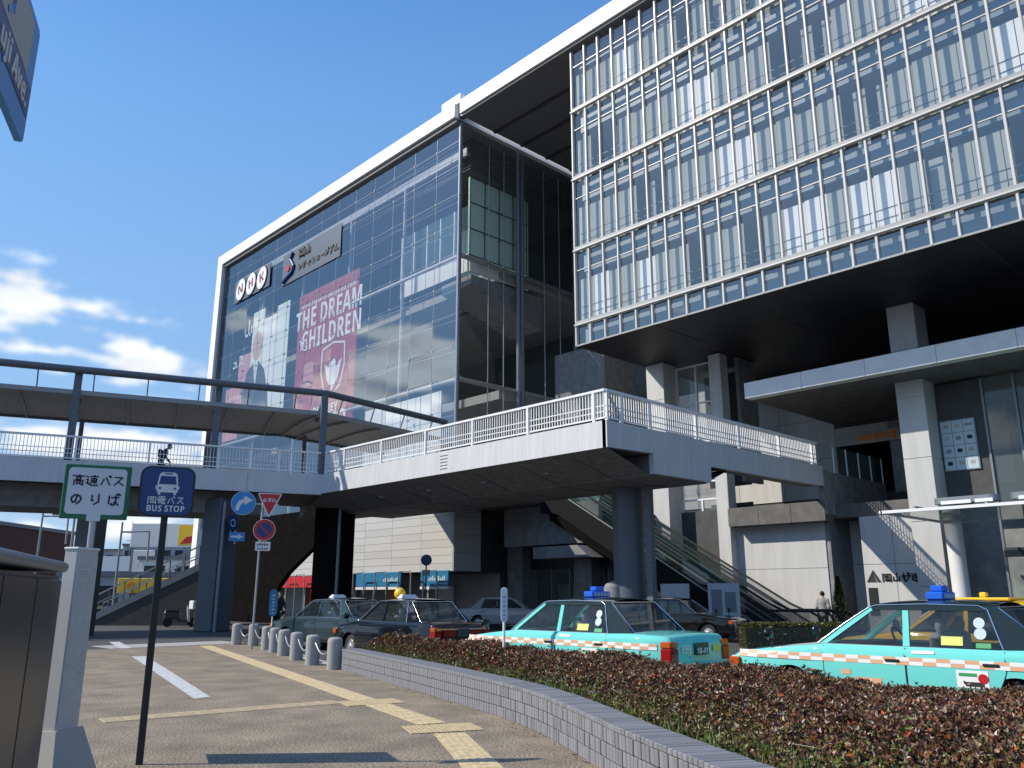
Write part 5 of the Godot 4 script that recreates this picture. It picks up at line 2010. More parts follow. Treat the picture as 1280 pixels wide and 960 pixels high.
func street_signs() -> void:
	# blue bus stop sign
	var t := thing("bus_stop_sign", "blue rounded bus stop sign with a white bus on a black pole on the pavement", "bus stop sign", Vector3(-8.76, 0, -3.34), facing(-8.76, -3.34))
	var b := Bd.new()
	b.bev(Vector3(-.034, 0, -.03), Vector3(.034, 2.42, .0), .005)
	part(t, "pole", b, M["black"])
	b = Bd.new()
	b.prism(rounded(.535, .52, .10, 6), Vector3(0, 2.64, .028), Vector3.RIGHT, Vector3.UP, .045)
	part(t, "rim", b, M["ink"])
	b = Bd.new()
	b.prism(rounded(.495, .48, .085, 6), Vector3(0, 2.64, .032), Vector3.RIGHT, Vector3.UP, .006)
	var fc := part(t, "face", b, M["sign_blue"])
	b = Bd.new()
	b.prism(PackedVector2Array([Vector2(-.10, -.075), Vector2(.10, -.075), Vector2(.10, .02), Vector2(.085, .115), Vector2(.06, .135), Vector2(-.06, .135), Vector2(-.085, .115), Vector2(-.10, .02)]), Vector3(0, 2.705, .036), Vector3.RIGHT, Vector3.UP, .003)
	for s in [-1, 1]:
		b.box(Vector3(s * .075 - .012, 2.605, .033), Vector3(s * .075 + .012, 2.632, .036))
		b.box(Vector3(s * .108 - .006, 2.66, .033), Vector3(s * .108 + .006, 2.70, .036))
	part(fc, "bus_symbol", b, M["poster_white"])
	b = Bd.new()
	b.prism(PackedVector2Array([Vector2(-.085, .0), Vector2(.085, .0), Vector2(.072, .085), Vector2(-.072, .085)]), Vector3(0, 2.715, .039), Vector3.RIGHT, Vector3.UP, .003)
	b.box(Vector3(-.04, 2.818, .036), Vector3(.04, 2.830, .039))
	for s in [-1, 1]: disc(b, Vector3(s * .072, 2.672, .039), .012, .003, 10)
	part(fc, "bus_windows", b, M["sign_blue"])
	glyphs(fc, "岡電バス", Vector3(-.178, 2.508, .036), .082, .009, M["poster_white"])
	words(fc, "lettering", "BUS STOP", Vector3(0, 2.462, .034), .062, M["poster_white"], "Droid Sans", .95)
	# its timetable board, turned edge-on to the road
	b = Bd.new()
	b.bev(Vector3(-.012, .52, -.56), Vector3(.012, 1.95, -.032), .006)
	part(t, "timetable_board", b, M["black"])

	# white and green highway bus sign
	t = thing("highway_bus_sign", "white sign with a green border and black Japanese characters above the white pillar", "bus stop sign", Vector3(-7.17, 0, -2.17), facing(-7.17, -2.17) - 4.0)
	b = Bd.new()
	b.cyl(Vector3(0, 0, -.02), Vector3(0, 2.25, -.02), .026, .026, 10)
	part(t, "pole", b, M["galvanised"])
	b = Bd.new()
	b.bev(Vector3(-.245, 2.185, -.012), Vector3(.245, 2.62, .012), .006)
	part(t, "border", b, M["sign_green"])
	b = Bd.new()
	b.prism(rounded(.425, .372, .03), Vector3(0, 2.408, .016), Vector3.RIGHT, Vector3.UP, .005)
	b.box(Vector3(-.05, 2.17, .006), Vector3(.05, 2.225, .0145))
	var fs := part(t, "face", b, M["sign_white"])
	glyphs(fs, "高速バス", Vector3(-.182, 2.450, .019), .088, .0105, M["ink"])
	glyphs(fs, "のりば", Vector3(-.186, 2.298, .019), .098, .0125, M["ink"], 1.38)

	# street name sign overhead at the top left
	t = thing("street_name_sign", "blue street name plate reading Ave. hanging overhead at the top left corner", "street sign", Vector3(-4.02, 0, -.70), 156.4)
	# the plate runs back towards the viewer along local -x; its near face looks along +z
	b = Bd.new()
	b.T = Transform3D(Basis(), Vector3(0, 3.60, 0))
	b.prism(PackedVector2Array([Vector2(-1.9, 0), Vector2(-.02, 0), Vector2(0, .02), Vector2(0, .57), Vector2(-.02, .59), Vector2(-1.9, .59)]), Vector3(0, 0, .015), Vector3.RIGHT, Vector3.UP, .03)
	part(t, "plate", b, M["sign_sky"])
	b = Bd.new()
	b.box(Vector3(-1.85, 3.725, .015), Vector3(-.015, 3.875, .018))
	part(t, "name_band", b, M["sign_blue"])
	b = Bd.new()
	b.box(Vector3(-1.8, 3.885, .015), Vector3(-.13, 4.15, .018))
	part(t, "upper_panel", b, M["sign_grey"])
	words(t, "lettering", "Momotaro Odori uji Ave.".substr(15), Vector3(-.33, 3.795, .020), .105, M["poster_white"])
	b = Bd.new()
	strokes(b, "り", Vector3(-.62, 3.92, .021), Vector3.RIGHT, Vector3.UP, .2, .03)
	part(t, "characters", b, M["sign_sky"])
	b = Bd.new()
	b.cyl(Vector3(-1.6, 0, -.12), Vector3(-1.6, 4.5, -.12), .05, .05, 12)
	part(t, "pole", b, M["galvanised"])

	# traffic signs on one pole beside the bollards
	var q := Vector3(-24.30, 0, -12.25)
	t = thing("traffic_sign_pole", "slim grey pole carrying traffic signs behind the bollards", "sign pole", q, facing(q.x, q.z))
	b = Bd.new()
	b.cyl(Vector3(0, 0, 0), Vector3(.02, 4.6, 0), .036, .036, 10)
	part(t, "pole", b, M["galvanised"])
	b = Bd.new()
	b.bar(Vector3(-.75, 4.35, -.02), Vector3(.5, 4.35, -.02), .04, .04)
	part(t, "bracket", b, M["galvanised"])
	var s := thing("turn_sign", "round blue sign with a white arrow curving right", "traffic sign", q, facing(q.x, q.z))
	b = Bd.new()
	disc(b, Vector3(-.56, 4.36, .05), .37, .02)
	part(s, "rim", b, M["pale_board"])
	b = Bd.new()
	disc(b, Vector3(-.56, 4.36, .056), .352, .01)
	part(s, "face", b, M["sign_sky"])
	b = Bd.new()
	b.prism(PackedVector2Array([Vector2(-.23, -.22), Vector2(-.13, -.24), Vector2(-.08, -.06), Vector2(.02, .03), Vector2(.04, -.06), Vector2(.28, .10), Vector2(.02, .22), Vector2(.01, .13), Vector2(-.12, .08), Vector2(-.20, -.04)]), Vector3(-.56, 4.36, .061), Vector3.RIGHT, Vector3.UP, .003)
	part(s, "arrow", b, M["poster_white"])
	s = thing("stop_sign", "red triangular stop sign pointing down with white characters", "traffic sign", q, facing(q.x, q.z))
	b = Bd.new()
	b.prism(PackedVector2Array([Vector2(-.36, .33), Vector2(-.33, .36), Vector2(.33, .36), Vector2(.36, .33), Vector2(.03, -.37), Vector2(-.03, -.37)]), Vector3(.22, 4.33, .05), Vector3.RIGHT, Vector3.UP, .02)
	part(s, "rim", b, M["poster_white"])
	b = Bd.new()
	b.prism(PackedVector2Array([Vector2(-.325, .33), Vector2(.325, .33), Vector2(0, -.33)]), Vector3(.22, 4.33, .055), Vector3.RIGHT, Vector3.UP, .01)
	part(s, "face", b, M["sign_red"])
	glyphs(s, "止まれ", Vector3(.005, 4.41, .059), .13, .022, M["poster_white"])
	s = thing("no_parking_sign", "round no parking sign, blue with a red ring and slash, below the stop sign", "traffic sign", q, facing(q.x, q.z))
	b = Bd.new()
	disc(b, Vector3(.12, 3.55, .05), .335, .02)
	part(s, "rim", b, M["poster_white"])
	b = Bd.new()
	disc(b, Vector3(.12, 3.55, .054), .318, .01)
	part(s, "red_ring", b, M["sign_red"])
	b = Bd.new()
	disc(b, Vector3(.12, 3.55, .058), .225, .01)
	part(s, "face", b, M["sign_blue"])
	b = Bd.new()
	b.bar(Vector3(-.04, 3.71, .058), Vector3(.28, 3.39, .058), .008, .06, Vector3(1, 1, 0))
	part(s, "slash", b, M["sign_red"])
	s = thing("sign_plate", "small white plate with two lines of black writing below the no parking sign", "traffic sign", q, facing(q.x, q.z))
	b = Bd.new()
	b.prism(rounded(.45, .28, .03), Vector3(.11, 3.05, .05), Vector3.RIGHT, Vector3.UP, .015)
	part(s, "plate", b, M["poster_white"])
	b = Bd.new()
	for k in 5:
		b.box(Vector3(-.06 + k * .07, 3.07, .05), Vector3(-.015 + k * .07, 3.12 + .02 * (k % 2), .053))
		b.box(Vector3(-.05 + k * .065, 2.95, .05), Vector3(-.01 + k * .065, 3.0 - .015 * (k % 2), .053))
	part(s, "characters", b, M["ink"])
	# signs on the pier
	s = thing("pier_sign", "narrow blue round sign seen edge-on high on the bridge pier", "traffic sign", Vector3(-36.3, 0, -16.9), facing(-36.3, -16.9) + 52.0)
	b = Bd.new()
	disc(b, Vector3(0, 4.75, .05), .36, .02)
	part(s, "face", b, M["sign_blue"])
	b = Bd.new()
	ring(b, Vector3(0, 4.75, .055), .12, .18)
	part(s, "mark", b, M["pale_board"])
	b = Bd.new()
	b.bar(Vector3(0, 4.1, -.03), Vector3(0, 5.1, -.03), .05, .05)
	part(s, "bracket", b, M["galvanised"])
	s = thing("one_way_sign", "blue rectangular sign with a white arrow pointing right on the bridge pier", "traffic sign", Vector3(-36.1, 0, -17.0), facing(-36.1, -17.0))
	b = Bd.new()
	b.prism(rounded(.68, .40, .04), Vector3(.08, 4.13, .05), Vector3.RIGHT, Vector3.UP, .02)
	part(s, "face", b, M["sign_sky"])
	b = Bd.new()
	b.prism(PackedVector2Array([Vector2(-.26, -.05), Vector2(.04, -.05), Vector2(.04, -.13), Vector2(.27, 0), Vector2(.04, .13), Vector2(.04, .05), Vector2(-.26, .05)]), Vector3(.08, 4.13, .055), Vector3.RIGHT, Vector3.UP, .003)
	part(s, "arrow", b, M["poster_white"])
	b = Bd.new()
	b.bar(Vector3(0, 3.8, -.02), Vector3(0, 4.4, -.02), .05, .05)
	part(s, "bracket", b, M["galvanised"])
	# tall oval taxi stand markers
	var mk_at := [[-10.53, -9.80, .115, .56, 1.66, "sign_sky", "pale blue oval taxi stand marker on a post in front of the teal taxi"], [-24.65, -13.05, .25, .82, 1.70, "sign_sky", "blue oval taxi stand marker beside the traffic sign pole"]]
	for e in mk_at:
		s = thing("stand_marker", e[6], "taxi stand marker", Vector3(e[0], 0, e[1]), facing(e[0], e[1]))
		b = Bd.new()
		b.cyl(Vector3(0, 0, -.02), Vector3(0, e[4], -.02), .022, .022, 8)
		part(s, "post", b, M["white_steel"])
		b = Bd.new()
		b.prism(rounded(e[2], e[3], e[2] * .48, 6), Vector3(0, e[4] - e[3] / 2 + .06, .02), Vector3.RIGHT, Vector3.UP, .03)
		part(s, "rim", b, M["white_steel"] if e[2] < .2 else M["sign_teal"])
		b = Bd.new()
		b.prism(rounded(e[2] * .8, e[3] * .93, e[2] * .38, 6), Vector3(0, e[4] - e[3] / 2 + .06, .024), Vector3.RIGHT, Vector3.UP, .004)
		part(s, "face", b, M["pale_board"] if e[2] < .2 else M["sign_teal"])
		b = Bd.new()
		for k in 6:
			var cy: float = e[4] - .04 - (k + 1) * e[3] * .13
			b.box(Vector3(-e[2] * .2, cy, .024), Vector3(e[2] * (.2 - .06 * (k % 2)), cy + e[3] * .03, .028))
			b.box(Vector3(-e[2] * .05, cy + e[3] * .03, .024), Vector3(e[2] * .05, cy + e[3] * .07, .028))
		part(s, "characters", b, M["sign_sky"] if e[2] < .2 else M["pale_board"])
	s = thing("round_sign", "dark violet blue round sign seen on a thin post in front of the shops", "traffic sign", Vector3(-35.2, 0, -27.2), facing(-35.2, -27.2))
	b = Bd.new()
	b.cyl(Vector3(0, 0, -.03), Vector3(0, 3.2, -.03), .04, .04, 8)
	part(s, "pole", b, M["dark_steel"])
	b = Bd.new()
	disc(b, Vector3(0, 3.35, .02), .29, .02)
	part(s, "face", b, M["sign_blue"])
	b = Bd.new()
	b.box(Vector3(-.2, 2.55, 0), Vector3(.2, 2.85, .02))
	part(s, "plate", b, M["sign_grey"])
	# hooped barriers in front of the shops
	for k in 8:
		if k == 3: continue
		s = thing("hoop_barrier", "tall grey steel hoop, number %s from the left in front of the shop fronts" % ["one", "two", "three", "four", "five", "six", "seven", "eight"][k], "barrier", Vector3(-53.5 + k * 2.35, 0, -28.9), 0, "steel hoops before the shops")
		b = Bd.new()
		b.tube([Vector3(-.6, 0, 0), Vector3(-.6, 2.75, 0), Vector3(-.5, 2.9, 0), Vector3(.5, 2.9, 0), Vector3(.6, 2.75, 0), Vector3(.6, 0, 0)], .045, 6)
		part(s, "hoop", b, M["galvanised"])

# ---------------------------------------------------------------- cars
func half_width(x: float) -> float:
	var e := maxf(0.0, absf(x) - 1.55) / .80
	return .842 - .125 * pow(e, 2.6)

func deck_y(x: float) -> float:
	var c := [[-2.35, .80], [-2.31, .90], [-2.24, .945], [-1.60, .97], [-1.1, .955], [.95, .955], [1.08, .94], [1.6, .885], [2.15, .815], [2.29, .765], [2.35, .68]]
	for k in c.size() - 1:
		if x <= c[k + 1][0]:
			return lerpf(c[k][1], c[k + 1][1], (x - c[k][0]) / (c[k + 1][0] - c[k][0]))
	return .68

func side_z(x: float, y: float) -> float:   # outer skin of the flank
	var t := clampf((y - .24) / (deck_y(x) - .24), 0, 1)
	var k := 1.0 - .055 * pow(maxf(0, .22 - t) / .22, 2.0) - .012 * smoothstep(.5, .88, t) - .05 * pow(smoothstep(.86, 1.0, t), 2.0)
	return half_width(x) * k

func cabin_z(y: float) -> float:
	return lerpf(.755, .585, clampf((y - .94) / .52, 0, 1.1))

func make_car(called: String, label: String, at: Vector3, turn: float, body_m: String, roof_m: String, look: Dictionary) -> Node3D:
	var t := thing(called, label, "taxi" if look.get("taxi", true) else "car", at, turn, look.get("group", ""))
	var wx := [1.42, -1.26]
	var b: Bd
	# lower body: both flanks with wheel arches, bonnet, boot, ends
	var xs := []
	for k in 95: xs.append(lerpf(-2.35, 2.35, k / 94.0))
	b = Bd.new()
	for s in [-1, 1]:
		var rows := []
		for x in xs:
			var low := .24 + .06 * smoothstep(1.9, 2.3, absf(x))
			for w in wx:
				var dd: float = absf(x - w)
				if dd < .37: low = maxf(low, .30 + sqrt(.37 * .37 - dd * dd))
			var row := []
			var dy := deck_y(x)
			for j in 13:
				var y := lerpf(low, dy, [0, .06, .12, .2, .32, .46, .6, .72, .82, .89, .94, .975, 1.0][j])
				row.append(Vector3(x, y, s * side_z(x, y)))
			var open: bool = x > -1.52 and x < 1.0
			for j in 5:
				var u := (j + 1) / 5.0
				var zz := side_z(x, dy) * (1.0 - u) if not open else lerpf(side_z(x, dy), .735, u)
				row.append(Vector3(x, dy + (.022 * sin(u * PI / 2) if not open else -.01 * u), s * zz))
			rows.append(row)
		b.grid(rows, s > 0)
		# ends
		for e in [0, rows.size() - 1]:
			var r: Array = rows[e]
			for j in 12:
				var p0: Vector3 = r[j]
				var p1: Vector3 = r[j + 1]
				if (s > 0) == (e == 0): b.quad(Vector3(p0.x, p0.y, 0), p0, p1, Vector3(p1.x, p1.y, 0))
				else: b.quad(p0, Vector3(p0.x, p0.y, 0), Vector3(p1.x, p1.y, 0), p1)
			b.quad(r[12], Vector3(r[12].x, r[12].y, 0), r[17], r[14])
	part(t, "body", b, M[body_m])
	b = Bd.new()   # dark underside, wheel housings and cabin floor
	b.box(Vector3(-2.25, .27, -.72), Vector3(2.25, .34, .72))
	b.box(Vector3(-1.5, .34, -.74), Vector3(.9, .46, .74))
	b.box(Vector3(.96, .34, -.70), Vector3(1.01, .93, .70))
	b.box(Vector3(-1.62, .34, -.70), Vector3(-1.57, .95, .70))
	for w in wx: b.box(Vector3(w - .42, .34, -.56), Vector3(w + .42, .74, .56))
	part(t, "underbody", b, M["black"])
	# roof
	b = Bd.new()
	var rows := []
	for k in 15:
		var u := k / 14.0
		var x := lerpf(-1.10, .38, u)
		var ey := 1.452 - .045 * pow(absf(u - .45) / .55, 2.2)
		var row := []
		for j in 13:
			var v := j / 6.0 - 1.0
			var zz := .60 * v
			row.append(Vector3(x, ey + .062 * (1.0 - pow(absf(v), 2.6)), zz))
		rows.append(row)
	b.grid(rows, true)
	for s in [-1, 1]:
		for k in 14:
			var p0: Vector3 = rows[k][12 if s > 0 else 0]
			var p1: Vector3 = rows[k + 1][12 if s > 0 else 0]
			var q0 := Vector3(p0.x, 1.395, s * cabin_z(1.395))
			var q1 := Vector3(p1.x, 1.395, s * cabin_z(1.395))
			if s > 0: b.quad(q0, q1, p1, p0)
			else: b.quad(q1, q0, p0, p1)
	part(t, "roof", b, M[roof_m])
	# pillars: outlines on the cabin side as (x, y)
	var side := func(p: Array, s: int, th: float, off: float, bb: Bd) -> void:
		var o := []
		var inn := []
		for q in p:
			var zz := cabin_z(q[1]) + off
			o.append(Vector3(q[0], q[1], s * zz))
			inn.append(Vector3(q[0], q[1], s * (zz - th)))
		for i in range(1, o.size() - 1):
			if s > 0:
				bb.tri(o[0], o[i], o[i + 1]); bb.tri(inn[0], inn[i + 1], inn[i])
			else:
				bb.tri(o[0], o[i + 1], o[i]); bb.tri(inn[0], inn[i], inn[i + 1])
		for i in o.size():
			var j := (i + 1) % o.size()
			if s > 0: bb.quad(o[i], inn[i], inn[j], o[j])
			else: bb.quad(o[j], inn[j], inn[i], o[i])
	for s in [-1, 1]:
		for e in [[[[1.02, .95], [.93, .95], [.30, 1.41], [.37, 1.43]], body_m], [[[-.04, .95], [-.12, .95], [-.10, 1.41], [-.03, 1.41]], body_m], [[[-1.16, .95], [-1.64, .97], [-1.10, 1.43], [-.93, 1.43], [-.97, 1.37]], roof_m]]:
			b = Bd.new()
			var p: Array = e[0]
			var ar := 0.0
			for i in p.size(): ar += p[i][0] * p[(i + 1) % p.size()][1] - p[(i + 1) % p.size()][0] * p[i][1]
			if ar < 0:
				p = p.duplicate()
				p.reverse()
			side.call(p, s, .04, .006, b)
			part(t, "pillar", b, M[e[1]])
		b = Bd.new()
		side.call([[-1.10, 1.385], [.34, 1.385], [.37, 1.44], [-1.10, 1.45]], s, .03, .008, b)
		part(t, "roof_rail", b, M[roof_m])
		for p in [[[-.04, .955], [.93, .955], [.32, 1.39], [-.03, 1.39]], [[-1.15, .955], [-.12, .955], [-.10, 1.39], [-.95, 1.39]]]:
			b = Bd.new()
			side.call(p, s, .0, -.008, b)
			part(t, "side_window", b, M["car_glass"])
		b = Bd.new()   # bright gutter trim round the side glass
		var tr := []
		for q in [[1.04, .96], [.70, 1.21], [.38, 1.42], [.29, 1.445], [-.3, 1.462], [-.9, 1.448], [-1.0, 1.40], [-1.10, 1.1], [-1.15, .96]]:
			tr.append(Vector3(q[0], q[1], s * (cabin_z(q[1]) + .012)))
		b.tube(tr, .009, 6)
		part(t, "window_trim", b, M["chrome"])
		b = Bd.new()   # sill trim
		b.bar(Vector3(1.02, .957, s * .762), Vector3(-1.17, .957, s * .762), .012, .014)
		part(t, "window_trim", b, M["chrome"])
	# windscreen and rear glass
	b = Bd.new()
	b.quad(Vector3(1.02, .95, -.70), Vector3(1.02, .95, .70), Vector3(.37, 1.425, .575), Vector3(.37, 1.425, -.575))
	part(t, "windscreen", b, M["car_glass"])
	b = Bd.new()
	b.quad(Vector3(-1.60, .965, .66), Vector3(-1.60, .965, -.66), Vector3(-1.09, 1.425, -.565), Vector3(-1.09, 1.425, .565))
	part(t, "rear_window", b, M["car_glass"])
	b = Bd.new()
	b.tube([Vector3(-1.62, .975, -.67), Vector3(-1.10, 1.432, -.575), Vector3(-1.10, 1.432, .575), Vector3(-1.62, .975, .67), Vector3(-1.62, .975, -.67)], .010, 6)
	part(t, "rear_window_trim", b, M["chrome"])
	# inside: seats, head rests, dashboard, wheel
	for z in [-.36, .36]:
		b = Bd.new()
		b.bev(Vector3(-.36, .46, z - .25), Vector3(.16, .62, z + .25), .04)
		b.bev(Vector3(-.44, .6, z - .25), Vector3(-.30, 1.10, z + .25), .05)
		part(t, "front_seat", b, M["seat_cloth"])
		b = Bd.new()
		b.bev(Vector3(-.45, .86, z - .24), Vector3(-.29, 1.12, z + .24), .05)
		b.ball(Vector3(-.38, 1.20, z), Vector3(.06, .11, .13), 12, 8)
		part(t, "seat_cover", b, M["seat_cover"])
	b = Bd.new()
	b.bev(Vector3(-1.45, .46, -.62), Vector3(-.95, .62, .62), .04)
	b.bev(Vector3(-1.52, .6, -.62), Vector3(-1.38, 1.04, .62), .05)
	part(t, "rear_seat", b, M["seat_cloth"])
	b = Bd.new()
	b.bev(Vector3(.52, .62, -.70), Vector3(.90, .97, .70), .05)
	part(t, "dashboard", b, M["dark_steel"])
	b = Bd.new()
	var ring_p := []
	for k in 17:
		var a := TAU * k / 16
		ring_p.append(Vector3(.38 + sin(a) * .08, .98 + sin(a) * .16, .36 + cos(a) * .18))
	b.tube(ring_p, .016, 6)
	part(t, "steering_wheel", b, M["black"])
	# doors: shut lines and handles
	for s in [-1, 1]:
		for d in [[.95, -.075], [-.085, -1.17]]:
			b = Bd.new()
			var gr := []
			for i in 9:
				var row := []
				for j in 9:
					var x := lerpf(d[0] - .008, d[1] + .008, i / 8.0)
					if d[1] < -1 and j < 5: x = maxf(x, -1.17 + .19 * (1.0 - j / 5.0))
					var y := lerpf(.33, .945, j / 8.0)
					row.append(Vector3(x, y, s * (side_z(x, y) + .006)))
				gr.append(row)
			b.grid(gr, s < 0)
			for i in 8:
				for e in [0, 8]:
					var p0: Vector3 = gr[i][e]
					var p1: Vector3 = gr[i + 1][e]
					b.quad(p0, p1, p1 - Vector3(0, 0, s * .01), p0 - Vector3(0, 0, s * .01))
				for e in [0, 8]:
					var p0: Vector3 = gr[e][i]
					var p1: Vector3 = gr[e][i + 1]
					b.quad(p0, p1, p1 - Vector3(0, 0, s * .01), p0 - Vector3(0, 0, s * .01))
			var door := part(t, "door", b, M[body_m])
			b = Bd.new()
			var hx: float = d[1] + .15
			b.bev(Vector3(hx - .085, .775, s * (side_z(hx, .79) + .012) - .014), Vector3(hx + .085, .808, s * (side_z(hx, .79) + .012) + .014), .006)
			part(door, "handle", b, M["black"])
			b = Bd.new()
			for x in [d[0], d[1]]:
				for k in 6:
					var y0 := lerpf(.33, .94, k / 6.0)
					var y1 := lerpf(.33, .94, (k + 1) / 6.0)
					var xa: float = x
					var xb: float = x
					if x < -1:
						xa = x + .19 * maxf(0, 1.0 - (k / 6.0) / .6)
						xb = x + .19 * maxf(0, 1.0 - ((k + 1) / 6.0) / .6)
					b.bar(Vector3(xa, y0, s * (side_z(xa, y0) + .001)), Vector3(xb, y1, s * (side_z(xb, y1) + .001)), .008, .008)
			part(door, "shut_line", b, M["black"])
	# bumpers, lights, plate
	for e in [-1, 1]:
		b = Bd.new()
		var pth := []
		for k in 13:
			var z := lerpf(-.80, .80, k / 12.0)
			pth.append(Vector3(e * (2.41 - .10 * pow(absf(z) / .8, 3.0)), .42, z))
		for k in 12: b.bar(pth[k], pth[k + 1], .12, .20)
		for s in [-1, 1]: b.bar(Vector3(e * 2.30, .42, s * .81), Vector3(e * 1.82, .42, s * .845), .05, .19)
		part(t, "bumper", b, M[look.get("bumper", "dark_steel")])
	for s in [-1, 1]:
		b = Bd.new()
		b.bev(Vector3(2.22, .60, s * .56 - .17), Vector3(2.35, .745, s * .56 + .17), .015)
		part(t, "headlight", b, M["lamp_clear"])
		b = Bd.new()
		b.bev(Vector3(2.17, .61, s * .765 - .05), Vector3(2.325, .735, s * .765 + .046), .015)
		part(t, "corner_light", b, M["lamp_amber"])
		b = Bd.new()
		b.bev(Vector3(-2.375, .57, s * .68 - .085), Vector3(-2.20, .77, s * .68 + .085), .015)
		b.bev(Vector3(-2.37, .57, s * .73 - .06), Vector3(-2.17, .77, s * .73 + .068), .015)
		part(t, "tail_light", b, M["lamp_red"])
		b = Bd.new()
		b.bev(Vector3(-2.372, .775, s * .68 - .085), Vector3(-2.20, .87, s * .68 + .085), .015)
		b.bev(Vector3(-2.365, .775, s * .73 - .06), Vector3(-2.17, .87, s * .73 + .064), .015)
		part(t, "tail_light", b, M["lamp_amber"])
		# wing mirrors stand on the front wings
		b = Bd.new()
		b.tube([Vector3(1.72, .86, s * .70), Vector3(1.72, .96, s * .73), Vector3(1.74, 1.02, s * .75)], .014, 6)
		b.ball(Vector3(1.74, 1.06, s * .75), Vector3(.055, .075, .10), 12, 8)
		part(t, "wing_mirror", b, M["black_gloss"])
	b = Bd.new()
	b.bev(Vector3(2.30, .60, -.38), Vector3(2.36, .74, .38), .01)
	part(t, "grille", b, M["chrome"])
	b = Bd.new()
	b.bev(Vector3(-2.40, .66, -.17), Vector3(-2.36, .84, .17), .004)
	var pl := part(t, "number_plate", b, M["plate_green"])
	if look.has("plate"):
		words(pl, "number", look.plate, Vector3(-2.402, .722, 0), .085, M["poster_white"], "Droid Sans", 1.0, true, Vector3(0, -PI / 2, 0))
	if look.has("tail_bar"):
		b = Bd.new()
		b.bev(Vector3(-2.375, .66, -.56), Vector3(-2.34, .80, -.18), .01)
		b.bev(Vector3(-2.375, .66, .18), Vector3(-2.34, .80, .56), .01)
		part(t, "tail_bar", b, M["lamp_red"])
		b = Bd.new()
		b.bar(Vector3(-2.37, .83, -.76), Vector3(-2.37, .83, .76), .02, .03)
		part(t, "boot_trim", b, M["chrome"])
	# wheels
	for w in wx:
		for s in [-1, 1]:
			b = Bd.new()
			b.T = Transform3D(Basis(Vector3.RIGHT, s * PI / 2), Vector3(w, .305, s * .70))
			b.lathe([Vector2(.19, -.085), Vector2(.27, -.085), Vector2(.295, -.07), Vector2(.305, -.045), Vector2(.305, .045), Vector2(.295, .07), Vector2(.27, .085), Vector2(.195, .085)], 28)
			var ty := part(t, "wheel", b, M["rubber"])
			b = Bd.new()
			b.T = Transform3D(Basis(Vector3.RIGHT, s * PI / 2), Vector3(w, .305, s * .70))
			b.lathe([Vector2(.20, -.08), Vector2(.20, .07), Vector2(.185, .08), Vector2(.16, .066), Vector2(.07, .085), Vector2(.045, .10), Vector2(0, .102)], 28)
			part(ty, "hub_cap", b, M["galvanised"])
			b = Bd.new()
			for k in 12:
				var a := TAU * k / 12
				b.cyl(Vector3(w + cos(a) * .135, .305 + sin(a) * .135, s * .772), Vector3(w + cos(a) * .135, .305 + sin(a) * .135, s * .776), .017, .017, 8)
			part(ty, "hub_hole", b, M["black"])
	# roof lamp
	match look.get("lamp", ""):
		"blue":
			b = Bd.new()
			b.bev(Vector3(-.42, 1.505, -.24), Vector3(-.20, 1.61, .24), .02)
			var lm := part(t, "roof_lamp", b, M["roof_blue"])
			b = Bd.new()
			b.bev(Vector3(-.38, 1.605, -.10), Vector3(-.22, 1.69, .12), .02)
			part(lm, "lamp_top", b, M["roof_blue"])
			b = Bd.new()
			for k in 5: b.box(Vector3(-.424, 1.53, -.20 + k * .085), Vector3(-.40, 1.585, -.14 + k * .085))
			part(lm, "lamp_print", b, M["pale_board"])
		"white":
			b = Bd.new()
			b.hexa([Vector3(-.12, 1.51, .26), Vector3(.10, 1.51, .26), Vector3(.10, 1.51, -.26), Vector3(-.12, 1.51, -.26), Vector3(-.06, 1.60, .19), Vector3(.04, 1.60, .19), Vector3(.04, 1.60, -.19), Vector3(-.06, 1.60, -.19)])
			part(t, "roof_lamp", b, M["seat_cover"])
		"globe":
			b = Bd.new()
			b.hexa([Vector3(-.12, 1.51, .26), Vector3(.10, 1.51, .26), Vector3(.10, 1.51, -.26), Vector3(-.12, 1.51, -.26), Vector3(-.06, 1.60, .19), Vector3(.04, 1.60, .19), Vector3(.04, 1.60, -.19), Vector3(-.06, 1.60, -.19)])
			part(t, "roof_lamp", b, M["seat_cover"])
			b = Bd.new()
			b.ball(Vector3(.28, 1.62, -.05), Vector3(.15, .15, .15), 16, 10)
			part(t, "globe_lamp", b, M["roof_yellow"])
		"yellow":
			b = Bd.new()
			b.bev(Vector3(-.75, 1.50, -.5), Vector3(.45, 1.55, .5), .02)
			var lm := part(t, "roof_board", b, M["roof_yellow"])
			b = Bd.new()
			b.bev(Vector3(-.2, 1.55, -.06), Vector3(-.08, 1.64, .06), .02)
			part(lm, "roof_lamp", b, M["roof_yellow"])
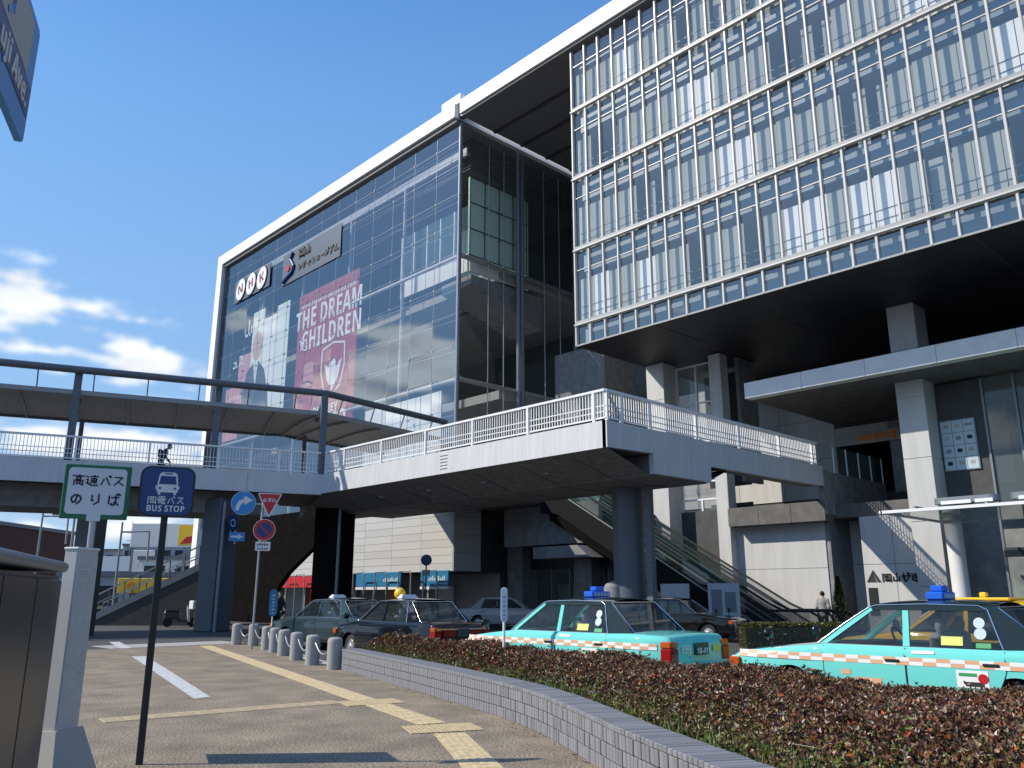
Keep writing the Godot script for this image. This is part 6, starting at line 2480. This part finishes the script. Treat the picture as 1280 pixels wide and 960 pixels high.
	# checked stripe and stickers of the teal company
	if look.get("stripe", false):
		for s in [-1, 1]:
			var bw := Bd.new()
			var bo := Bd.new()
			var x := 2.20
			var k := 0
			while x > -2.12:
				var nx := maxf(x - .155, -2.12)
				for r in 2:
					var y0 := .745 + r * .046
					var tgt := bw if (k + r) % 2 else bo
					var a := Vector3(x, y0, s * (side_z(x, y0) + .010))
					var e := Vector3(nx, y0, s * (side_z(nx, y0) + .010))
					var f := Vector3(nx, y0 + .045, s * (side_z(nx, y0 + .045) + .010))
					var g := Vector3(x, y0 + .045, s * (side_z(x, y0 + .045) + .010))
					if s < 0: tgt.quad(a, e, f, g)
					else: tgt.quad(e, a, g, f)
				x = nx
				k += 1
			part(t, "white_checks", bw, M["stripe_white"])
			part(t, "orange_checks", bo, M["stripe_orange"])
			var patch := func(x0: float, y0: float, w: float, h: float, m: String, nm: String, off: float) -> void:
				var bp := Bd.new()
				var za := side_z(x0, y0 + h * .5) + off
				if y0 > .95: za = cabin_z(y0 + h * .5) + off
				var zl := side_z(x0, y0) + off if y0 < .95 else cabin_z(y0) + off
				var zh := side_z(x0, y0 + h) + off if y0 < .95 else cabin_z(y0 + h) + off
				if s < 0: bp.quad(Vector3(x0 + w, y0, -zl), Vector3(x0, y0, -zl), Vector3(x0, y0 + h, -zh), Vector3(x0 + w, y0 + h, -zh))
				else: bp.quad(Vector3(x0, y0, zl), Vector3(x0 + w, y0, zl), Vector3(x0 + w, y0 + h, zh), Vector3(x0, y0 + h, zh))
				part(t, nm, bp, M[m])
			patch.call(-.98, .535, .34, .19, "stripe_white", "door_sticker", .011)
			patch.call(-.93, .55, .20, .05, "ink", "sticker_print", .013)
			patch.call(-.86, .66, .19, .035, "sticker_green", "sticker_print", .013)
			patch.call(-.42, .885, .26, .035, "stripe_white", "door_strip", .011)
			patch.call(.22, .50, .34, .075, "stripe_orange", "company_lettering", .011)
			patch.call(.60, .60, .12, .06, "stripe_orange", "company_mark", .011)
			patch.call(-.72, .99, .24, .10, "sticker_yellow", "window_sticker", .002)
			patch.call(-1.02, .97, .16, .055, "sticker_green", "window_sticker", .002)
			for q in [[-.90, 1.25, .062], [-.91, 1.13, .066]]:
				b = Bd.new()
				var c := []
				for i in 14: c.append(Vector3(q[0] + cos(TAU * i / 14) * q[2], q[1] + sin(TAU * i / 14) * q[2], s * (cabin_z(q[1] + sin(TAU * i / 14) * q[2]) + .002)))
				for i in range(1, 13): b.tri(c[0], c[i], c[i + 1])
				part(t, "round_sticker", b, M["pale_board"])
			b = Bd.new()
			var rc := []
			for i in 14: rc.append(Vector3(-.925 + cos(TAU * i / 14) * .055, .64 + sin(TAU * i / 14) * .055, s * (side_z(-.92, .64) + .014)))
			for i in range(1, 13): b.tri(rc[0], rc[i], rc[i + 1])
			part(t, "red_spot", b, M["sign_red"])
		b = Bd.new()
		b.box(Vector3(-2.372, .70, .33), Vector3(-2.366, .80, .52))
		part(t, "boot_sticker", b, M["sticker_yellow"])
		b = Bd.new()
		for k in 4: b.box(Vector3(-2.371, .735, -.50 + k * .065), Vector3(-2.366, .785, -.455 + k * .065))
		b.box(Vector3(-2.371, .70, -.50), Vector3(-2.366, .715, -.25))
		part(t, "boot_lettering", b, M["stripe_white"])
	return t

func cars() -> void:
	make_car("taxi", "teal taxi with black roof parked in the middle, seen from behind its left flank", Vector3(-10.05, .045, -11.27), -179.4, "mint", "black_vinyl", {"stripe": true, "lamp": "blue", "plate": "18-41", "group": "teal taxis in the queue"})
	make_car("taxi", "teal taxi with black roof cut by the right edge, blue lamp on its roof", Vector3(-4.50, .025, -11.58), -177.5, "mint", "black_vinyl", {"stripe": true, "lamp": "blue", "group": "teal taxis in the queue", "bumper": "mint"})
	make_car("taxi", "navy black taxi with a yellow globe lamp behind the bollards", Vector3(-17.56, 0, -13.0), 176.5, "navy", "navy", {"lamp": "globe", "tail_bar": true, "bumper": "navy"})
	make_car("taxi", "dark slate taxi with a white roof lamp farthest left in the queue", Vector3(-22.63, 0, -14.11), -174.5, "slate", "slate", {"lamp": "white", "bumper": "slate"})
	make_car("taxi", "taxi with a flat yellow roof board hidden behind the right hand teal taxi", Vector3(-5.4, 0, -16.6), 175.0, "car_yellow", "car_yellow", {"lamp": "yellow", "bumper": "dark_steel"})
	make_car("car", "silver car crossing in front of the dark store front", Vector3(-30.68, 0, -28.68), 41.5, "silver_paint", "silver_paint", {"taxi": false, "bumper": "silver_paint"})
	make_car("car", "black car in the shade by the notice boards", Vector3(-18.6, 0, -25.9), 15.0, "car_black", "car_black", {"taxi": false, "bumper": "car_black"})

# ---------------------------------------------------------------- people
func flesh(bones: Array, k: float, cell: float) -> Bd:   # smooth union of tapered bones, meshed as surface nets
	var lo := Vector3.ONE * 1e6
	var hi := -lo
	for q in bones:
		for e in [[q[0], q[2]], [q[1], q[3]]]:
			lo = lo.min(e[0] - Vector3.ONE * (e[1] + cell * 2.5))
			hi = hi.max(e[0] + Vector3.ONE * (e[1] + cell * 2.5))
	var nx := int((hi.x - lo.x) / cell) + 2
	var ny := int((hi.y - lo.y) / cell) + 2
	var nz := int((hi.z - lo.z) / cell) + 2
	var g := PackedFloat32Array()
	g.resize(nx * ny * nz)
	g.fill(1.0)
	for z in nz:
		for y in ny:
			for x in nx:
				var p := lo + Vector3(x, y, z) * cell
				var s := 0.0
				for q in bones:
					var a: Vector3 = q[0]
					var ab: Vector3 = q[1] - a
					var u := clampf((p - a).dot(ab) / maxf(ab.length_squared(), 1e-9), 0, 1)
					var dp := p - a - ab * u
					if q.size() > 4: dp = dp / (q[4] as Vector3)
					s += exp(-(dp.length() - lerpf(q[2], q[3], u)) / k)
				g[(z * ny + y) * nx + x] = -k * log(maxf(s, 1e-30))
	var b := Bd.new()
	var id := {}
	var pos := []
	var nrm := []
	for z in nz - 1:
		for y in ny - 1:
			for x in nx - 1:
				var o := (z * ny + y) * nx + x
				var c := [g[o], g[o + 1], g[o + nx], g[o + nx + 1], g[o + nx * ny], g[o + nx * ny + 1], g[o + nx * ny + nx], g[o + nx * ny + nx + 1]]
				var neg := 0
				for q in c: if q < 0: neg += 1
				if neg == 0 or neg == 8: continue
				var sum := Vector3.ZERO
				var cnt := 0
				for e in [[0, 1], [2, 3], [4, 5], [6, 7], [0, 2], [1, 3], [4, 6], [5, 7], [0, 4], [1, 5], [2, 6], [3, 7]]:
					var va: float = c[e[0]]
					var vb: float = c[e[1]]
					if (va < 0) == (vb < 0): continue
					var pa := Vector3(e[0] & 1, (e[0] >> 1) & 1, e[0] >> 2)
					var pb := Vector3(e[1] & 1, (e[1] >> 1) & 1, e[1] >> 2)
					sum += pa.lerp(pb, va / (va - vb))
					cnt += 1
				id[o] = pos.size()
				pos.append(lo + (Vector3(x, y, z) + sum / cnt) * cell)
				nrm.append(Vector3(c[1] + c[3] + c[5] + c[7] - c[0] - c[2] - c[4] - c[6], c[2] + c[3] + c[6] + c[7] - c[0] - c[1] - c[4] - c[5], c[4] + c[5] + c[6] + c[7] - c[0] - c[1] - c[2] - c[3]).normalized())
	var st := [1, nx, nx * ny]
	for o in id.keys():
		for ax in 3:
			var o2: int = o + st[ax]
			if (g[o] < 0) == (g[o2] < 0): continue
			var s1: int = st[(ax + 1) % 3]
			var s2: int = st[(ax + 2) % 3]
			if not (id.has(o - s1) and id.has(o - s2) and id.has(o - s1 - s2)): continue
			var q := [id[o], id[o - s1], id[o - s1 - s2], id[o - s2]]
			if g[o] >= 0: q.reverse()
			b.put(pos[q[0]], pos[q[1]], pos[q[2]], nrm[q[0]], nrm[q[1]], nrm[q[2]])
			b.put(pos[q[0]], pos[q[2]], pos[q[3]], nrm[q[0]], nrm[q[2]], nrm[q[3]])
	return b

func make_person(label: String, at: Vector3, turn: float, coat: String, trousers: String, lean: float, stride: float, bag: bool) -> void:
	# local frame: the figure faces +z
	var t := thing("person", label, "person", at, turn)
	var hip := Vector3(0, .88, 0)
	var chest := hip + Vector3(0, .40 * cos(lean), .40 * sin(lean))
	var neck := chest + Vector3(0, .17 * cos(lean), .17 * sin(lean))
	var head := neck + Vector3(0, .16 * cos(lean * 1.5), .03 + .16 * sin(lean * 1.5))
	var bones := []
	var arms := []
	var legs := []
	var skull := [[head, head + Vector3(0, .045, .0), .078, .086], [head + Vector3(0, -.055, .03), head + Vector3(0, -.02, .035), .052, .06], [head + Vector3(0, -.015, .085), head + Vector3(0, -.03, .105), .016, .014],
		[head + Vector3(.083, .0, -.005), head + Vector3(.083, .035, -.005), .016, .018], [head + Vector3(-.083, .0, -.005), head + Vector3(-.083, .035, -.005), .016, .018]]
	var spine := [[hip, chest, .135, .15, Vector3(1.18, 1, .82)], [chest, neck, .145, .07, Vector3(1.2, 1, .8)], [neck, head + Vector3(0, -.04, 0), .052, .05]]
	var hands := []
	for s in [-1.0, 1.0]:
		var sh: Vector3 = chest + Vector3(s * .185, .09, 0)
		var el: Vector3 = sh + Vector3(s * .06, -.27, -.05 + s * stride * .10)
		var wr: Vector3 = el + Vector3(-s * .015, -.22, .10 + s * stride * .10)
		arms += [[sh, el, .056, .043], [el, wr, .043, .032]]
		hands.append([wr, s])
		var kn: Vector3 = hip + Vector3(s * .095, -.42, .05 - s * stride * .16)
		var an: Vector3 = kn + Vector3(0, -.40, -.04 - s * stride * .13)
		legs += [[hip + Vector3(s * .09, -.02, 0), kn, .088, .058], [kn, an, .055, .04], [an + Vector3(0, -.02, -.02), an + Vector3(0, -.035, .14), .038, .032]]
	var hb := []   # a hand: palm, four unequal bent fingers, a thumb from the side of the palm
	for h in hands:
		var w: Vector3 = h[0]
		var s: float = h[1]
		hb.append([w, w + Vector3(0, -.08, .015), .026, .034])
		for f in 4:
			var r := w + Vector3(0, -.09, -.022 + f * .0175)
			var k1: Vector3 = r + Vector3(-s * .006, -[.032, .038, .040, .034][f], .004)
			var k2: Vector3 = k1 + Vector3(-s * .018, -[.022, .028, .030, .026][f], .004)
			hb.append([r, k1, .0095, .0088])
			hb.append([k1, k2, .0086, .0072])
		hb.append([w + Vector3(-s * .006, -.035, .028), w + Vector3(-s * .022, -.075, .058), .0115, .0095])
	var b := flesh(spine + arms + legs + skull, .018, .022)
	var fine := flesh(skull, .012, .009)
	for h in [fine, flesh(hb.slice(0, hb.size() / 2), .005, .006), flesh(hb.slice(hb.size() / 2), .005, .006)]:
		b.v.append_array(h.v)
		b.n.append_array(h.n)
	var body := part(t, "body", b, M["skin"])
	var coatb := []
	for q in spine.slice(0, 2) + arms:
		var c: Array = q.duplicate()
		c[2] += .018
		c[3] += .018
		coatb.append(c)
	coatb[1][3] = .075
	coatb.append([hip + Vector3(0, -.10, 0), hip, .155, .15, Vector3(1.12, 1, .85)])
	part(body, "jacket", flesh(coatb, .02, .02), M[coat])
	var lb := []
	for i in legs.size():
		if i % 3 == 2: continue
		var c: Array = legs[i].duplicate()
		c[2] += .014
		c[3] += .018
		lb.append(c)
	part(body, "trousers", flesh(lb, .015, .02), M[trousers])
	lb = []
	for i in [2, 5]:
		var c: Array = legs[i].duplicate()
		c[2] += .010
		c[3] += .010
		lb.append(c)
	part(body, "shoes", flesh(lb, .01, .014), M["black"])
	part(body, "hair", flesh([[head + Vector3(0, .05, -.012), head + Vector3(0, .065, .02), .09, .078], [head + Vector3(0, .0, -.035), head + Vector3(0, .05, -.03), .075, .085]], .012, .011), M["hair"])
	b = Bd.new()
	for s in [-1, 1]: b.ball(head + Vector3(s * .032, .012, .083), Vector3(.011, .007, .006), 8, 6)
	part(body, "eyes", b, M["black"])
	b = Bd.new()
	b.bev(head + Vector3(-.024, -.056, .085), head + Vector3(.024, -.048, .096), .003)
	part(body, "mouth", b, M["ink_red"])
	if bag:
		b = Bd.new()
		b.bev(Vector3(-.16, 1.02, -.16), Vector3(.16, 1.40, .03), .05)
		var bagt := solo("shoulder_bag", b, M["cloth_dark"], "dark bag on the back of the person crossing the bridge", "bag")
		bagt.position = at
		bagt.rotation_degrees.y = turn

func people() -> void:
	make_person("person in a grey jacket and dark trousers standing by the escalator foot, turned away", Vector3(-17.3, 0, -34.6), 200.0, "coat_grey", "cloth_dark", .10, .3, false)
	make_person("person in dark clothes leaning forward while walking across the bridge", Vector3(-38.9, 6.76, -14.4), 160.0, "cloth_dark", "cloth_dark", .38, 1.0, true)
	make_person("person in dark clothes walking past the red shop front", Vector3(-43.5, 0, -23.4), 80.0, "suit", "cloth_dark", .05, 1.0, false)
